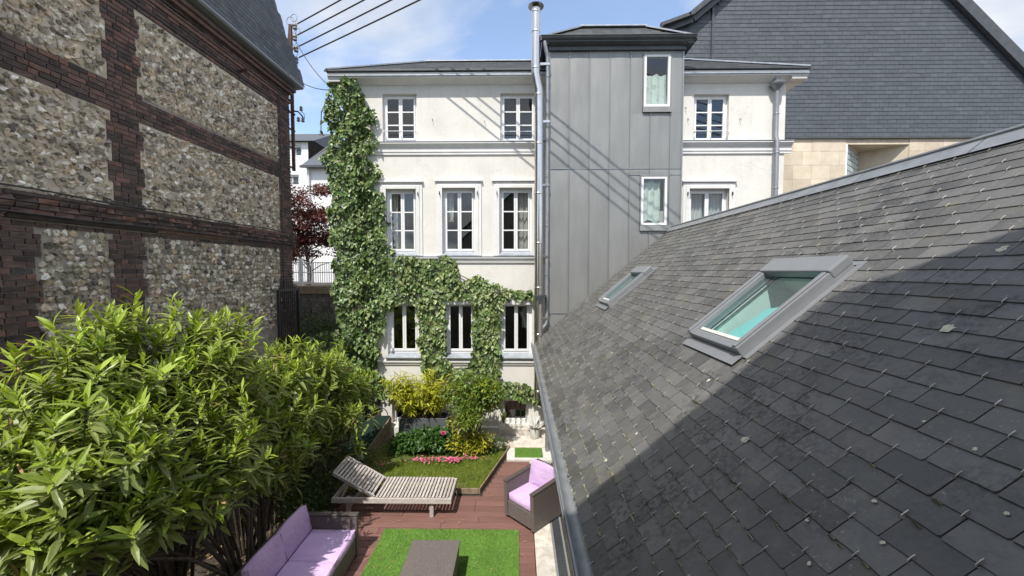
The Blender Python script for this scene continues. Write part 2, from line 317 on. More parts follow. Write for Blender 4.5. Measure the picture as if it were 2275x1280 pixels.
# ------------------------------------------------------------------ mesh helpers
class MB:
    def __init__(s): s.v = []; s.f = []

    def add(s, vs, fs):
        o = len(s.v); s.v += [tuple(map(float, p)) for p in vs]; s.f += [tuple(i + o for i in f) for f in fs]; return s

    def hexa(s, p): return s.add(p, [(3, 2, 1, 0), (4, 5, 6, 7), (0, 1, 5, 4), (1, 2, 6, 5), (2, 3, 7, 6), (3, 0, 4, 7)])

    def box(s, x0, x1, y0, y1, z0, z1):
        return s.hexa([(x0, y0, z0), (x1, y0, z0), (x1, y1, z0), (x0, y1, z0), (x0, y0, z1), (x1, y0, z1), (x1, y1, z1), (x0, y1, z1)])

    def quad(s, *p): return s.add(p, [tuple(range(len(p)))])

    def beam(s, p, q, w, h, up=(0, 0, 1)):
        p, q = Vector(p), Vector(q); d = (q - p).normalized(); u = Vector(up)
        if abs(d.dot(u)) > 0.98: u = Vector((0, 1, 0))
        a = d.cross(u).normalized() * w / 2; b = a.cross(d).normalized() * h / 2
        return s.hexa([p - a - b, p + a - b, p + a + b, p - a + b, q - a - b, q + a - b, q + a + b, q - a + b])

    def tube(s, pts, r, n=8, cap=True):
        pts = [Vector(p) for p in pts]; rs = r if isinstance(r, (list, tuple)) else [r] * len(pts)
        rings = []
        u = None
        for i, p in enumerate(pts):
            d = (pts[min(i + 1, len(pts) - 1)] - pts[max(i - 1, 0)]).normalized()
            if u is None:
                u = Vector((0, 0, 1)) if abs(d.z) < 0.9 else Vector((1, 0, 0))
            a = d.cross(u).normalized(); b = a.cross(d).normalized(); u = b
            rings.append([p + (a * math.cos(2 * math.pi * k / n) + b * math.sin(2 * math.pi * k / n)) * rs[i] for k in range(n)])
        vs = [v for rg in rings for v in rg]; fs = []
        for i in range(len(pts) - 1):
            for k in range(n):
                k2 = (k + 1) % n
                fs.append((i * n + k, (i + 1) * n + k, (i + 1) * n + k2, i * n + k2))
        if cap: fs.append(tuple(range(n))); fs.append(tuple(reversed(range((len(pts) - 1) * n, len(pts) * n))))
        return s.add(vs, fs)

    def lathe(s, c, prof, n=20):
        c = Vector(c); vs = []; fs = []
        for r, z in prof:
            for k in range(n): vs.append(c + Vector((r * math.cos(2 * math.pi * k / n), r * math.sin(2 * math.pi * k / n), z)))
        for i in range(len(prof) - 1):
            for k in range(n):
                k2 = (k + 1) % n; fs.append((i * n + k, i * n + k2, (i + 1) * n + k2, (i + 1) * n + k))
        fs.append(tuple(reversed(range(n)))); fs.append(tuple(range((len(prof) - 1) * n, len(prof) * n)))
        return s.add(vs, fs)

    def extrude(s, poly, axis, a0, a1):
        """poly: list of 2D points in the other two axes (order x,y,z without axis)"""
        def P(p, t): q = list(p); q.insert(axis, t); return tuple(q)
        n = len(poly); vs = [P(p, a0) for p in poly] + [P(p, a1) for p in poly]
        fs = [(i, (i + 1) % n, n + (i + 1) % n, n + i) for i in range(n)] + [tuple(reversed(range(n))), tuple(range(n, 2 * n))]
        return s.add(vs, fs)

    def build(s, name, mat, parent=None, smooth=False, bevel=0.0, local=False, origin=None):
        vs = s.v
        top = parent is None
        if top and origin is None:
            a = np.array(vs); origin = (float((a[:, 0].min() + a[:, 0].max()) / 2), float((a[:, 1].min() + a[:, 1].max()) / 2), float(a[:, 2].min()))
        me = bpy.data.meshes.new(name)
        if top: vs = [(p[0] - origin[0], p[1] - origin[1], p[2] - origin[2]) for p in vs]
        me.from_pydata(vs, [], s.f); me.materials.append(M[mat]); me.update()
        fix_normals(me)
        if smooth: me.polygons.foreach_set('use_smooth', [True] * len(me.polygons)); me.set_sharp_from_angle(angle=math.radians(40))
        o = bpy.data.objects.new(name, me); COL.objects.link(o)
        if top: o.location = origin
        attach(o, parent, local)
        if bevel:
            b = o.modifiers.new('bevel', 'BEVEL'); b.width = bevel; b.segments = 2; b.limit_method = 'ANGLE'; b.angle_limit = math.radians(40)
        return o


def fix_normals(me):
    import bmesh
    if len(me.polygons) > 20000: return
    bm = bmesh.new(); bm.from_mesh(me); bmesh.ops.recalc_face_normals(bm, faces=bm.faces); bm.to_mesh(me); bm.free()


def wm(o):
    """world matrix without a depsgraph update"""
    m = o.matrix_basis.copy()
    if o.parent: return wm(o.parent) @ o.matrix_parent_inverse @ m
    return m


def attach(o, parent, local=False):
    if parent is None: return
    o.parent = parent
    if not local: o.matrix_parent_inverse = wm(parent).inverted()


def thing(name, label, cat, loc=(0, 0, 0), rotz=0.0, group=None):
    o = bpy.data.objects.new(name, None); COL.objects.link(o); o.empty_display_size = 0.2
    o.location = loc; o.rotation_euler = (0, 0, rotz); o['label'] = label; o['category'] = cat
    if group: o['group'] = group
    return o


def tag(o, label, cat, group=None):
    o['label'] = label; o['category'] = cat
    if group: o['group'] = group
    return o


def struct(o): o['kind'] = 'structure'; return o
def stuff(o): o['kind'] = 'stuff'; return o


def mesh_arrays(name, V, loops, starts, totals, mat, smooth=False):
    me = bpy.data.meshes.new(name)
    me.vertices.add(len(V)); me.vertices.foreach_set('co', np.ascontiguousarray(V, dtype=np.float32).ravel())
    me.loops.add(len(loops)); me.loops.foreach_set('vertex_index', np.ascontiguousarray(loops, dtype=np.int32))
    me.polygons.add(len(starts)); me.polygons.foreach_set('loop_start', np.ascontiguousarray(starts, dtype=np.int32))
    try: me.polygons.foreach_set('loop_total', np.ascontiguousarray(totals, dtype=np.int32))
    except Exception: pass
    me.polygons.foreach_set('use_smooth', np.full(len(starts), smooth, dtype=bool))
    me.update(calc_edges=True); me.validate(); me.materials.append(M[mat]); return me


def merged(name, protos, pidx, mats, mat, smooth=False):
    Vs, Ls, Ss, Ts = [], [], [], []; vo = lo = 0
    for k, (pv, pf) in enumerate(protos):
        sel = mats[pidx == k]
        if len(sel) == 0: continue
        n = len(pv); ph = np.c_[np.array(pv), np.ones(n)]
        W = np.einsum('nij,vj->nvi', sel, ph)[:, :, :3]
        lp = np.concatenate([np.array(f) for f in pf]); tt = np.array([len(f) for f in pf]); ss = np.concatenate([[0], np.cumsum(tt)[:-1]])
        c = len(sel)
        Vs.append(W.reshape(-1, 3)); Ls.append((lp[None, :] + (np.arange(c) * n)[:, None] + vo).ravel())
        Ss.append((ss[None, :] + (np.arange(c) * len(lp))[:, None] + lo).ravel()); Ts.append(np.tile(tt, c))
        vo += c * n; lo += c * len(lp)
    return mesh_arrays(name, np.concatenate(Vs), np.concatenate(Ls), np.concatenate(Ss), np.concatenate(Ts), mat, smooth)


def pieces(root, name, protos, pidx, mats, mat, limit=300, rest=None, smooth=False, vis=None, sub=None):
    """the `limit` pieces that show largest become objects of their own; all others one joined part"""
    pidx = np.asarray(pidx); mats = np.asarray(mats, dtype=float)
    P = mats[:, :3, 3]; x, y, z = proj(P)
    size = np.cbrt(np.abs(np.linalg.det(mats[:, :3, :3]))) / np.maximum(np.linalg.norm(P - CAM, axis=1), 0.1)
    inv = (x > 0) & (x < 2275) & (y > 0) & (y < 1280) & (z > 0.1)
    if vis is not None: inv &= vis(P, x, y)
    key = np.where(inv, size, -1)
    order = np.argsort(-key); near = [i for i in order[:limit] if key[i] > 0]
    inear = np.zeros(len(P), bool); inear[near] = True
    mes = []
    for pv, pf in protos:
        me = bpy.data.meshes.new(name); me.from_pydata([tuple(p) for p in pv], [], [tuple(f) for f in pf]); me.materials.append(M[mat]); me.update()
        if smooth: me.polygons.foreach_set('use_smooth', [True] * len(me.polygons))
        mes.append(me)
    base = wm(root).inverted()
    for i in near:
        o = bpy.data.objects.new(name, mes[pidx[i]]); COL.objects.link(o); o.parent = root; o.matrix_parent_inverse = base
        o.matrix_basis = Matrix(mats[i].tolist())
        if sub: sub(o)
    if (~inear).any():
        me = merged(rest or name, protos, pidx[~inear], mats[~inear], mat, smooth)
        o = bpy.data.objects.new(rest or name, me); COL.objects.link(o); o.parent = root; o.matrix_parent_inverse = base; stuff(o)
    return near


def frames(P, D, Nn, S, W=None):
    """matrices: local +Y along D, local +Z near Nn"""
    P, D, Nn = np.asarray(P, float), np.asarray(D, float), np.asarray(Nn, float); S = np.asarray(S, float)
    D = D / np.linalg.norm(D, axis=1)[:, None]
    X = np.cross(D, Nn); ln = np.linalg.norm(X, axis=1); X = np.where(ln[:, None] < 1e-4, np.array([[1.0, 0, 0]]), X); X /= np.linalg.norm(X, axis=1)[:, None]
    Z = np.cross(X, D)
    m = np.zeros((len(P), 4, 4)); W = S if W is None else W
    m[:, :3, 0] = X * W[:, None]; m[:, :3, 1] = D * S[:, None]; m[:, :3, 2] = Z * S[:, None]; m[:, :3, 3] = P; m[:, 3, 3] = 1
    return m


def rand_dir(n):
    v = rng.normal(size=(n, 3)); return v / np.linalg.norm(v, axis=1)[:, None]


# leaf prototypes (unit length along +Y)
def lance_leaf(w=0.16, fold=0.05, droop=0.12):
    ys = [0, .25, .55, .8, 1]; ws = [.25, .85, 1, .6, 0.05]
    v, f = [], []
    for y, k in zip(ys, ws): z = -droop * y * y; v += [(-w / 2 * k, y, z + fold * k), (0, y, z), (w / 2 * k, y, z + fold * k)]
    for i in range(4):
        a = i * 3; f += [(a, a + 1, a + 4, a + 3), (a + 1, a + 2, a + 5, a + 4)]
    return v, f


def ivy_leaf():
    o = [(0, 0, 0), (.34, -.1, .03), (.52, .25, .06), (.34, .45, .03), (.14, .9, -.12), (0, 1.05, -.16), (-.14, .9, -.12), (-.34, .45, .03), (-.52, .25, .06), (-.34, -.1, .03), (0, .4, -.05)]
    return o, [(10, i, i + 1) for i in range(0, 9)] + [(10, 9, 0)]


def oval_leaf(w=.45):
    return [(0, 0, 0), (w / 2, .4, .06), (0, 1, -.08), (-w / 2, .4, .06), (0, .45, 0)], [(0, 1, 4), (1, 2, 4), (2, 3, 4), (3, 0, 4)]


LANCE = [lance_leaf(.17, .03, .10), lance_leaf(.20, .035, .22), lance_leaf(.15, .02, -.06)]
OLE = [lance_leaf(.21, .03, .10), lance_leaf(.24, .035, .24), lance_leaf(.19, .02, -.05), lance_leaf(.22, .04, .4)]
IVY = [ivy_leaf()]
OVAL = [oval_leaf(.45), oval_leaf(.36)]


def leaf_cloud(root, name, rest, centers, radii, n, size, mat, protos=OVAL, updir=0.5, limit=0, shell=0.45, squash=1.0):
    """leaves spread through ellipsoids, denser towards the outside, in small sprays"""
    centers = np.asarray(centers, float); radii = np.asarray(radii, float)
    vol = radii.prod(axis=1); k = rng.choice(len(centers), size=n, p=vol / vol.sum())
    d = rand_dir(n); r = shell + (1 - shell) * rng.random(n) ** 0.6
    lump = 1 + 0.18 * np.sin(d[:, 0] * 7 + k * 2.1) * np.sin(d[:, 1] * 6 + k) + 0.12 * np.sin(d[:, 2] * 9 + k * 3)
    P = centers[k] + d * radii[k] * (r * lump)[:, None]
    D = d * 0.7 + rand_dir(n) * 0.7 + np.array([0, 0, -0.1]); Nn = d * 0.5 + np.array([0, 0, updir]) + rand_dir(n) * 0.55
    S = size * rng.uniform(.65, 1.3, n)
    pieces(root, name, protos, rng.integers(0, len(protos), n), frames(P, D, Nn, S), mat, limit, rest)
    return P


# ------------------------------------------------------------------ ground and setting
def setting():
    g = MB().quad((-250, -150, -0.02), (250, -150, -0.02), (250, 400, -0.02), (-250, 400, -0.02)).build('ground', 'soil', origin=(0, 0, -0.02)); struct(g)
    h = MB().box(-60, 3.0, 13.5, 90, -0.5, 3.3).build('terrain', 'soil'); struct(h)
    # stone terrace at the house foot, pale strip along the glazed wall
    t = struct(MB().box(-0.75, 0.84, 8.62, 9.39, -0.1, 0.05).build('terrace', 'mortar'))
    xs = [-0.72, -0.30, 0.12, 0.82]; k = 0
    for (x0, x1, y0, y1) in [(-.74, -.28, 9.0, 9.37), (-.27, .20, 9.03, 9.37), (.21, .83, 8.98, 9.37), (-.16, .30, 8.64, 9.01), (.31, .83, 8.64, 8.96), (-.74, -.17, 8.64, 8.98)]:
        MB().hexa([(x0, y0, .04), (x1, y0 + random.uniform(-.01, .01), .04), (x1, y1, .04), (x0, y1, .04), (x0 + .012, y0 + .012, .066), (x1 - .012, y0 + .012, .066 + random.uniform(0, .006)), (x1 - .012, y1 - .012, .066), (x0 + .012, y1 - .012, .066)]).build('paving_stone', 'paving', t)
    MB().box(-0.22, 0.84, 8.06, 8.61, -0.1, 0.045).build('step', 'white_stone', t, bevel=.006)
    s = struct(MB().box(0.262, 0.52, 3.0, 8.05, -0.06, 0.008).build('pavement', 'mortar'))
    y = 3.02
    while y < 8.0:
        l = random.uniform(.34, .62); y1 = min(y + l, 8.04)
        MB().box(.266, .517, y, y1 - .008, .0, .016 + random.uniform(0, .004)).build('paving_stone', 'paving', s); y = y1
    # drain channel
    d = thing('drain_channel', 'narrow metal drain grating along the glazed wall', 'drain', (.6, 5.5, 0))
    MB().box(.522, .70, 3.0, 8.05, -.05, .004).build('channel', 'grate', d)
    bars = [[np.r_[np.c_[np.eye(3), [0.611, yy, .008]], [[0, 0, 0, 1]]]] for yy in np.arange(3.2, 8.0, .03)]
    pv = MB().box(-.06, .06, -.008, .008, -.006, .006)
    pieces(d, 'grate_bar', [(pv.v, pv.f)], np.zeros(len(bars), int), np.array(bars)[:, 0], 'plastic_dark', 300)
    # lawn with timber edging
    lawn_poly = [(-3.4, 6.93), (-.70, 6.90), (-.19, 8.60), (-.80, 9.0), (-3.4, 9.0)]
    l = MB().add([(x, y, .018) for x, y in lawn_poly], [tuple(range(5))]).build('lawn', 'lawn_ground'); struct(l)
    e = thing('timber_edging', 'weathered timber board edging round the small lawn', 'edging', (-.7, 6.9, 0))
    for p, q in (((-2.6, 6.885), (-.69, 6.865)), ((-.675, 6.86), (-.165, 8.60))):
        MB().beam((*p, .045), (*q, .045), .022, .10).build('board', 'oldwood', e, bevel=.004)
    n = 60000
    X = rng.uniform(-3.1, -.1, n); Y = rng.uniform(6.92, 8.7, n)
    ok = (X < -.70 + (Y - 6.9) * .30 - .02)
    # worn patches and the shrub bed stay bare
    wear = np.sin(X * 5.1 + 1.3) * np.sin(Y * 6.3 + .5) + np.sin(X * 2.3 - Y * 3.1)
    ok &= ~((wear > 1.15) & (rng.random(n) < .8)); ok &= ~((Y > 8.35) & (rng.random(n) < .75)); ok &= ~((X < -2.55) & (rng.random(n) < .75))
    X, Y = X[ok], Y[ok]; n = len(X)
    D = rand_dir(n) * 1.0 + np.array([0, 0, .8]); P = np.c_[X, Y, np.full(n, .018)]
    bl = ([(-.06, 0, 0), (.06, 0, 0), (0.03, 1, .15)], [(0, 1, 2)])
    me = merged('grass', [bl], np.zeros(n, int), frames(P, D, rand_dir(n), rng.uniform(.03, .075, n)), 'lawn_blade')
    o = bpy.data.objects.new('grass', me); COL.objects.link(o); stuff(o); o['label'] = 'short sunlit grass growing on the small lawn'; o['category'] = 'grass'
    # fallen pink petals
    n = 270; c = np.array([[-1.35, 7.95], [-1.95, 7.92], [-.98, 8.02], [-2.75, 7.75], [-1.6, 7.98]])[rng.choice(5, n, p=[.42, .25, .15, .06, .12])]
    P = np.c_[c + rng.normal(size=(n, 2)) * np.array([.13, .055]), np.full(n, .085) + rng.random(n) * .02]
    me = merged('petals', [oval_leaf(.8)], np.zeros(n, int), frames(P, rand_dir(n) * [1, 1, .3], np.array([0, 0, 1.]) + rand_dir(n) * .4, rng.uniform(.03, .055, n)), 'pink')
    o = bpy.data.objects.new('petals', me); COL.objects.link(o); stuff(o); o['label'] = 'pink petals fallen on the lawn under the peony'; o['category'] = 'petals'
    # leaf litter in the beds
    n = 2600; P = np.c_[rng.uniform(-5.2, -2.7, n), rng.uniform(3.5, 9.2, n), rng.uniform(-.01, .05, n)]
    me = merged('leaf_litter', OVAL, rng.integers(0, 2, n), frames(P, rand_dir(n) * [1, 1, .2], np.array([0, 0, 1.]) + rand_dir(n) * .5, rng.uniform(.03, .08, n)), 'dry')
    o = bpy.data.objects.new('leaf_litter', me); COL.objects.link(o); stuff(o); o['label'] = 'dry fallen leaves on the soil under the tall bush'; o['category'] = 'litter'


def deck():
    n = 130; P = np.c_[rng.uniform(-2.9, .2, n), rng.uniform(4.2, 6.8, n), np.full(n, .022)]
    me = merged('fallen_leaves', LANCE, rng.integers(0, 3, n), frames(P, rand_dir(n) * [1, 1, .05], np.array([0, 0, 1.]) + rand_dir(n) * .25, rng.uniform(.03, .08, n)), 'dry')
    o = bpy.data.objects.new('fallen_leaves', me); COL.objects.link(o); stuff(o); o['label'] = 'small dry leaves strewn over the deck and rug'; o['category'] = 'leaves'
    d = thing('deck', 'red brown plank deck beside the lawn and sofa', 'deck', (-1.4, 5.6, 0))
    MB().box(-3.0, .25, 3.0, 6.84, -.05, -.035).build('base', 'underlay', d)
    y = 3.02; j = 0
    while y < 8.0:
        y1 = y + .1365; ym = (y + y1) / 2
        x0 = -3.02 if y1 < 6.87 else (-.655 + (y1 - 6.86) * .30 + .02)
        cuts = [x0]; x = x0 + (random.uniform(.3, 1.9) if x0 < -2 else 99)
        while x < .0: cuts.append(x); x += random.uniform(1.3, 2.1)
        cuts.append(.252)
        for a, b in zip(cuts, cuts[1:]):
            MB().box(a + .002, b - .002, y, y1, -.03, random.uniform(-.0015, .0015)).build('plank', 'deckwood', d, bevel=.004)
        y += .145; j += 1
    # artificial grass rug
    r = thing('artificial_grass_rug', 'bright green artificial grass rug on the deck under the rattan table', 'rug', (-1, 5, 0))
    MB().box(-2.04, .03, 3.6, 5.86, .003, .018).build('backing', 'turf', r)
    n = 42000; P = np.c_[rng.uniform(-2.04, .03, n), rng.uniform(4.3, 5.86, n), np.full(n, .017)]
    bl = ([(-.12, 0, 0), (.12, 0, 0), (0.05, 1, .1)], [(0, 1, 2)])
    me = merged('pile', [bl], np.zeros(n, int), frames(P, rand_dir(n) * .5 + np.array([.1, .1, 1]), rand_dir(n), rng.uniform(.016, .028, n)), 'turf_blade')
    o = bpy.data.objects.new('pile', me); COL.objects.link(o); attach(o, r); stuff(o)
    # door mat
    m = thing('grass_door_mat', 'small green artificial grass door mat on the white step', 'mat', (.25, 8.35, .045))
    MB().box(-.05, .55, 8.14, 8.56, .049, .062).build('backing', 'turf', m)
    n = 5000; P = np.c_[rng.uniform(-.05, .55, n), rng.uniform(8.14, 8.56, n), np.full(n, .06)]
    me = merged('pile', [bl], np.zeros(n, int), frames(P, rand_dir(n) * .5 + np.array([.1, .1, 1]), rand_dir(n), rng.uniform(.014, .024, n)), 'turf_blade')
    o = bpy.data.objects.new('pile', me); COL.objects.link(o); attach(o, m); stuff(o)


# ------------------------------------------------------------------ white house
YF = 9.4
HOLES = []


def window(root, x0, x1, z0, z1, rows=3, cols=2, fw=.045, Y=YF, rec=.13, glass='glass', sill=True, bar=None, cur=None, blind=None):
    """one casement window set in its opening: frame with two leaves, glazing bars, panes as sub-parts"""
    Yw = Y + rec
    w = MB(); f = fw
    w.box(x0, x0 + f, Yw - .03, Yw + .04, z0, z1); w.box(x1 - f, x1, Yw - .03, Yw + .04, z0, z1)
    w.box(x0 + f, x1 - f, Yw - .03, Yw + .04, z1 - f, z1); w.box(x0 + f, x1 - f, Yw - .03, Yw + .04, z0, z0 + f * 1.2)
    o = w.build('window', 'frame', root, bevel=.003)
    xi0, xi1, zi0, zi1 = x0 + f + .002, x1 - f - .002, z0 + f * 1.2 + .002, z1 - f - .002
    cw = (xi1 - xi0) / cols
    for c in range(cols):
        a, b = xi0 + c * cw + .002, xi0 + (c + 1) * cw - .002
        s = MB(); t = .042
        ys, ye = Yw - .045, Yw + .0
        s.box(a, a + t, ys, ye, zi0, zi1); s.box(b - t, b, ys, ye, zi0, zi1)
        s.box(a + t, b - t, ys, ye, zi0, zi0 + t * 1.3); s.box(a + t, b - t, ys, ye, zi1 - t, zi1)
        ph = (zi1 - t - zi0 - t * 1.3) / rows
        for r in range(1, rows): zz = zi0 + t * 1.3 + r * ph; s.box(a + t, b - t, ys + .004, ye - .004, zz - .014, zz + .014)
        s.build('sash', 'frame', o, bevel=.003)
        for r in range(rows):
            za = zi0 + t * 1.3 + r * ph + (.014 if r else 0); zb = zi0 + t * 1.3 + (r + 1) * ph - (.014 if r < rows - 1 else 0)
            dx = random.uniform(-.0035, .0035); dz = random.uniform(-.002, .002); ym = (ys + ye) / 2 + .004
            MB().quad((a + t, ym - dx, za), (b - t, ym + dx, za), (b - t, ym + dx + dz, zb), (a + t, ym - dx + dz, zb)).build('pane', glass, o)
    if bar is not None:
        bb = MB(); bb.tube([(x0 - .01, Y - .03, bar), (x1 + .01, Y - .03, bar)], .009, 6)
        for xx in (x0 + .03, (x0 + x1) / 2, x1 - .03): bb.box(xx - .007, xx + .007, Y - .038, Y + .03, bar - .03, bar + .012)
        bb.build('guard_rail', 'trim', o)
    if cur:
        for (ca, cb, za, zb, mt) in cur:
            n = 26; c = MB(); vs = []; fs = []
            for i in range(n + 1):
                t = i / n; x = ca + (cb - ca) * t
                yy = Yw + .10 + .022 * math.sin(t * 31 * (cb - ca) / .4) + .01 * math.sin(t * 13)
                vs += [(x, yy, za), (x + .012 * math.sin(t * 9), yy, zb)]
            for i in range(n): fs.append((2 * i, 2 * i + 2, 2 * i + 3, 2 * i + 1))
            c.add(vs, fs); c.build('curtain', mt, o, smooth=True)
    return o


def pierced_wall(mb, X0, X1, Z0, Z1, Y, holes, depth=.22):
    xs = sorted(set([X0, X1] + [v for h in holes for v in (h[0], h[1])])); zs = sorted(set([Z0, Z1] + [v for h in holes for v in (h[2], h[3])]))
    for a, b in zip(xs, xs[1:]):
        for c, d in zip(zs, zs[1:]):
            if any(a >= h[0] - 1e-6 and b <= h[1] + 1e-6 and c >= h[2] - 1e-6 and d <= h[3] + 1e-6 for h in holes): continue
            mb.quad((a, Y, c), (b, Y, c), (b, Y, d), (a, Y, d))
    for (a, b, c, d) in holes:
        e = Y + depth
        mb.quad((a, Y, c), (a, Y, d), (a, e, d), (a, e, c)); mb.quad((b, Y, d), (b, Y, c), (b, e, c), (b, e, d))
        mb.quad((a, Y, d), (b, Y, d), (b, e, d), (a, e, d)); mb.quad((b, Y, c), (a, Y, c), (a, e, c), (b, e, c))
    return mb


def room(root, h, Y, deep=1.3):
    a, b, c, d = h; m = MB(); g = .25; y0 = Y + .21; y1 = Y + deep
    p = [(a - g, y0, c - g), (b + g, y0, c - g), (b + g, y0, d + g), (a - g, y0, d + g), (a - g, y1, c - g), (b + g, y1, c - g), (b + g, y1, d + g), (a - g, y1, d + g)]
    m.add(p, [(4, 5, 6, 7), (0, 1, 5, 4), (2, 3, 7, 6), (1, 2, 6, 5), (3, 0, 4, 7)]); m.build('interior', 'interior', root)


def house():
    H = thing('white_house', 'three storey white rendered house with ivy on its corner', 'house', (0, 10.8, 0))
    W3 = [(-3.19, -2.38, 7.06, 8.18), (-.40, .44, 7.04, 8.18), (4.14, 4.95, 7.03, 8.13)]
    W2 = [(-3.12, -2.41, 4.42, 5.94), (-1.78, -1.0, 4.42, 5.96), (-.42, .35, 4.42, 5.96), (4.06, 4.98, 4.42, 5.93)]
    W1 = [(-3.14, -2.37, 1.95, 3.26), (-1.75, -1.0, 1.95, 3.26), (-.41, .36, 1.95, 3.26)]
    W0 = [(-3.06, -2.2, .27, .80), (-.37, .28, .27, .88)]
    holes = W3 + W2 + W1 + W0
    mb = pierced_wall(MB(), -4.1, 6.26, -.1, 8.46, YF, holes)
    mb.quad((-4.1, YF, -.1), (-4.1, 12.6, -.1), (-4.1, 12.6, 8.46), (-4.1, YF, 8.46)); mb.quad((6.26, YF, 8.46), (6.26, 12.6, 8.46), (6.26, 12.6, -.1), (6.26, YF, -.1))
    mb.quad((-4.1, 12.6, -.1), (6.26, 12.6, -.1), (6.26, 12.6, 8.46), (-4.1, 12.6, 8.46))
    mb.build('wall', 'render', H)
    for h in holes: room(H, h, YF)
    # windows
    for i, h in enumerate(W3):
        window(H, *h, rows=3, bar=h[2] + .24)
    cl = 'curtain'
    c4 = [(-3.06, -2.97, 4.6, 5.86, cl)]; c6 = [(.02, .29, 4.6, 5.9, cl)]
    for i, h in enumerate(W2):
        cur = [[(-3.08, -2.92, 4.5, 5.86, cl)], [(-1.70, -1.55, 5.2, 5.9, cl)], [(.0, .30, 4.5, 5.9, cl)], [(4.12, 4.48, 4.5, 5.85, cl), (4.56, 4.93, 4.5, 5.85, cl)]][i]
        window(H, *h, rows=3 if i < 3 else 1, cur=cur)
    for i, h in enumerate(W1):
        window(H, *h, rows=1, fw=.075, glass='glass_dark', cur=[(.12, .26, 2.6, 3.1, cl)] if i == 2 else None)
        MB().box(h[0] - .03, h[1] + .03, YF - .05, YF + .02, 3.19, 3.44).build('shutter_box', 'trim', H, bevel=.006)
    for i, h in enumerate(W0):
        o = window(H, *h, rows=1, cols=1, fw=.03, glass='glass_dark', rec=.16)
        b = MB()
        for k in range(5): xx = h[0] + (k + .5) * (h[1] - h[0]) / 5; b.tube([(xx, YF + .04, h[2]), (xx, YF + .04, h[3])], .009, 6)
        b.build('window_bars', 'iron', o)
    # sills
    for h in W3: MB().hexa([(h[0] - .03, YF - .035, h[2] - .02), (h[1] + .03, YF - .035, h[2] - .02), (h[1] + .03, YF + .1, h[2] - .02), (h[0] - .03, YF + .1, h[2] - .02), (h[0] - .03, YF - .035, h[2] + .0), (h[1] + .03, YF - .035, h[2] + .0), (h[1] + .03, YF + .1, h[2] + .02), (h[0] - .03, YF + .1, h[2] + .02)]).build('window_sill', 'lead', H)
    for h in W2[:3]:
        MB().hexa([(h[0] - .03, YF - .09, 4.355), (h[1] + .03, YF - .09, 4.355), (h[1] + .03, YF + .1, 4.355), (h[0] - .03, YF + .1, 4.355), (h[0] - .03, YF - .09, 4.372), (h[1] + .03, YF - .09, 4.372), (h[1] + .0, YF + .1, 4.475), (h[0] - .0, YF + .1, 4.475)]).build('window_sill', 'lead', H)
    for h in W1:
        MB().hexa([(h[0] - .06, YF - .10, 1.90), (h[1] + .06, YF - .10, 1.90), (h[1] + .06, YF + .1, 1.90), (h[0] - .06, YF + .1, 1.90), (h[0] - .06, YF - .10, 1.915), (h[1] + .06, YF - .10, 1.915), (h[1] + .06, YF + .1, 2.0), (h[0] - .06, YF + .1, 2.0)]).build('window_sill', 'lead', H)
    # moulded surrounds of the middle storey
    for h in W2:
        a, b, zt = h[0], h[1], h[3]
        for (w, pr) in ((.15, .035), (.085, .055)):
            s = MB()
            s.box(a - w, a - .002, YF - pr, YF + .01, 4.36, zt + w * .95); s.box(b + .002, b + w, YF - pr, YF + .01, 4.36, zt + w * .95)
            s.box(a - .002, b + .002, YF - pr, YF + .01, zt + .002, zt + w * .95)
            s.build('window_surround', 'trim', H, bevel=.008)
        MB().box(a - .18, b + .18, YF - .075, YF + .01, zt + .155, zt + .20).build('window_cap', 'trim', H, bevel=.008)
        # shutter pins
        for xx in (a - .06, b + .06): MB().box(xx - .006, xx + .006, YF - .11, YF - .04, zt - .16, zt - .08).build('shutter_pin', 'iron', H)
    # string courses: profile extruded along X
    prof = [(YF + .01, 6.75), (YF - .03, 6.75), (YF - .03, 6.80), (YF - .045, 6.81), (YF - .045, 6.90), (YF - .085, 6.94), (YF - .12, 6.985), (YF - .12, 7.005), (YF + .01, 7.02)]
    for a, b in ((-4.12, .70), (3.73, 6.40)): MB().extrude(prof, 0, a, b).build('string_course', 'trim', H); MB().box(a, b, YF - .13, YF + .01, 7.021, 7.032).build('flashing', 'lead', H)
    prof2 = [(YF + .01, 4.19), (YF - .03, 4.19), (YF - .045, 4.25), (YF - .08, 4.30), (YF - .08, 4.325), (YF + .01, 4.335)]
    MB().extrude(prof2, 0, -4.12, .70).build('string_course', 'trim', H); MB().box(-4.12, .70, YF - .09, YF + .01, 4.336, 4.347).build('flashing', 'lead', H)
    prof3 = [(YF + .01, 1.72), (YF - .025, 1.72), (YF - .04, 1.77), (YF - .06, 1.79), (YF - .06, 1.825), (YF + .01, 1.83)]
    MB().extrude(prof3, 0, -4.12, .70).build('string_course', 'trim', H)
    # plinth ledge at the basement
    MB().box(-4.1, -.45, YF - .10, YF + .01, -.1, .22).build('plinth', 'render', H, bevel=.01)
    MB().box(-.45, .70, YF - .22, YF + .01, -.1, .235).build('plinth', 'paving', H, bevel=.01)
    # eaves: cove soffit, fascia, gutter lip
    for a, b in ((-4.38, .72), (3.70, 6.62)):
        MB().extrude([(YF + .02, 8.36), (YF - .03, 8.37), (YF - .15, 8.43), (YF - .22, 8.45), (YF - .22, 8.56), (YF + .02, 8.57)], 0, a, b).build('eaves_cove', 'trim', H)
        MB().box(a, b, YF - .25, YF - .19, 8.48, 8.505).build('drip_edge', 'lead', H)
        MB().box(a - .03, b + .03, YF - .27, YF + .05, 8.575, 8.61).build('gutter', 'zinc_dark', H, bevel=.006)
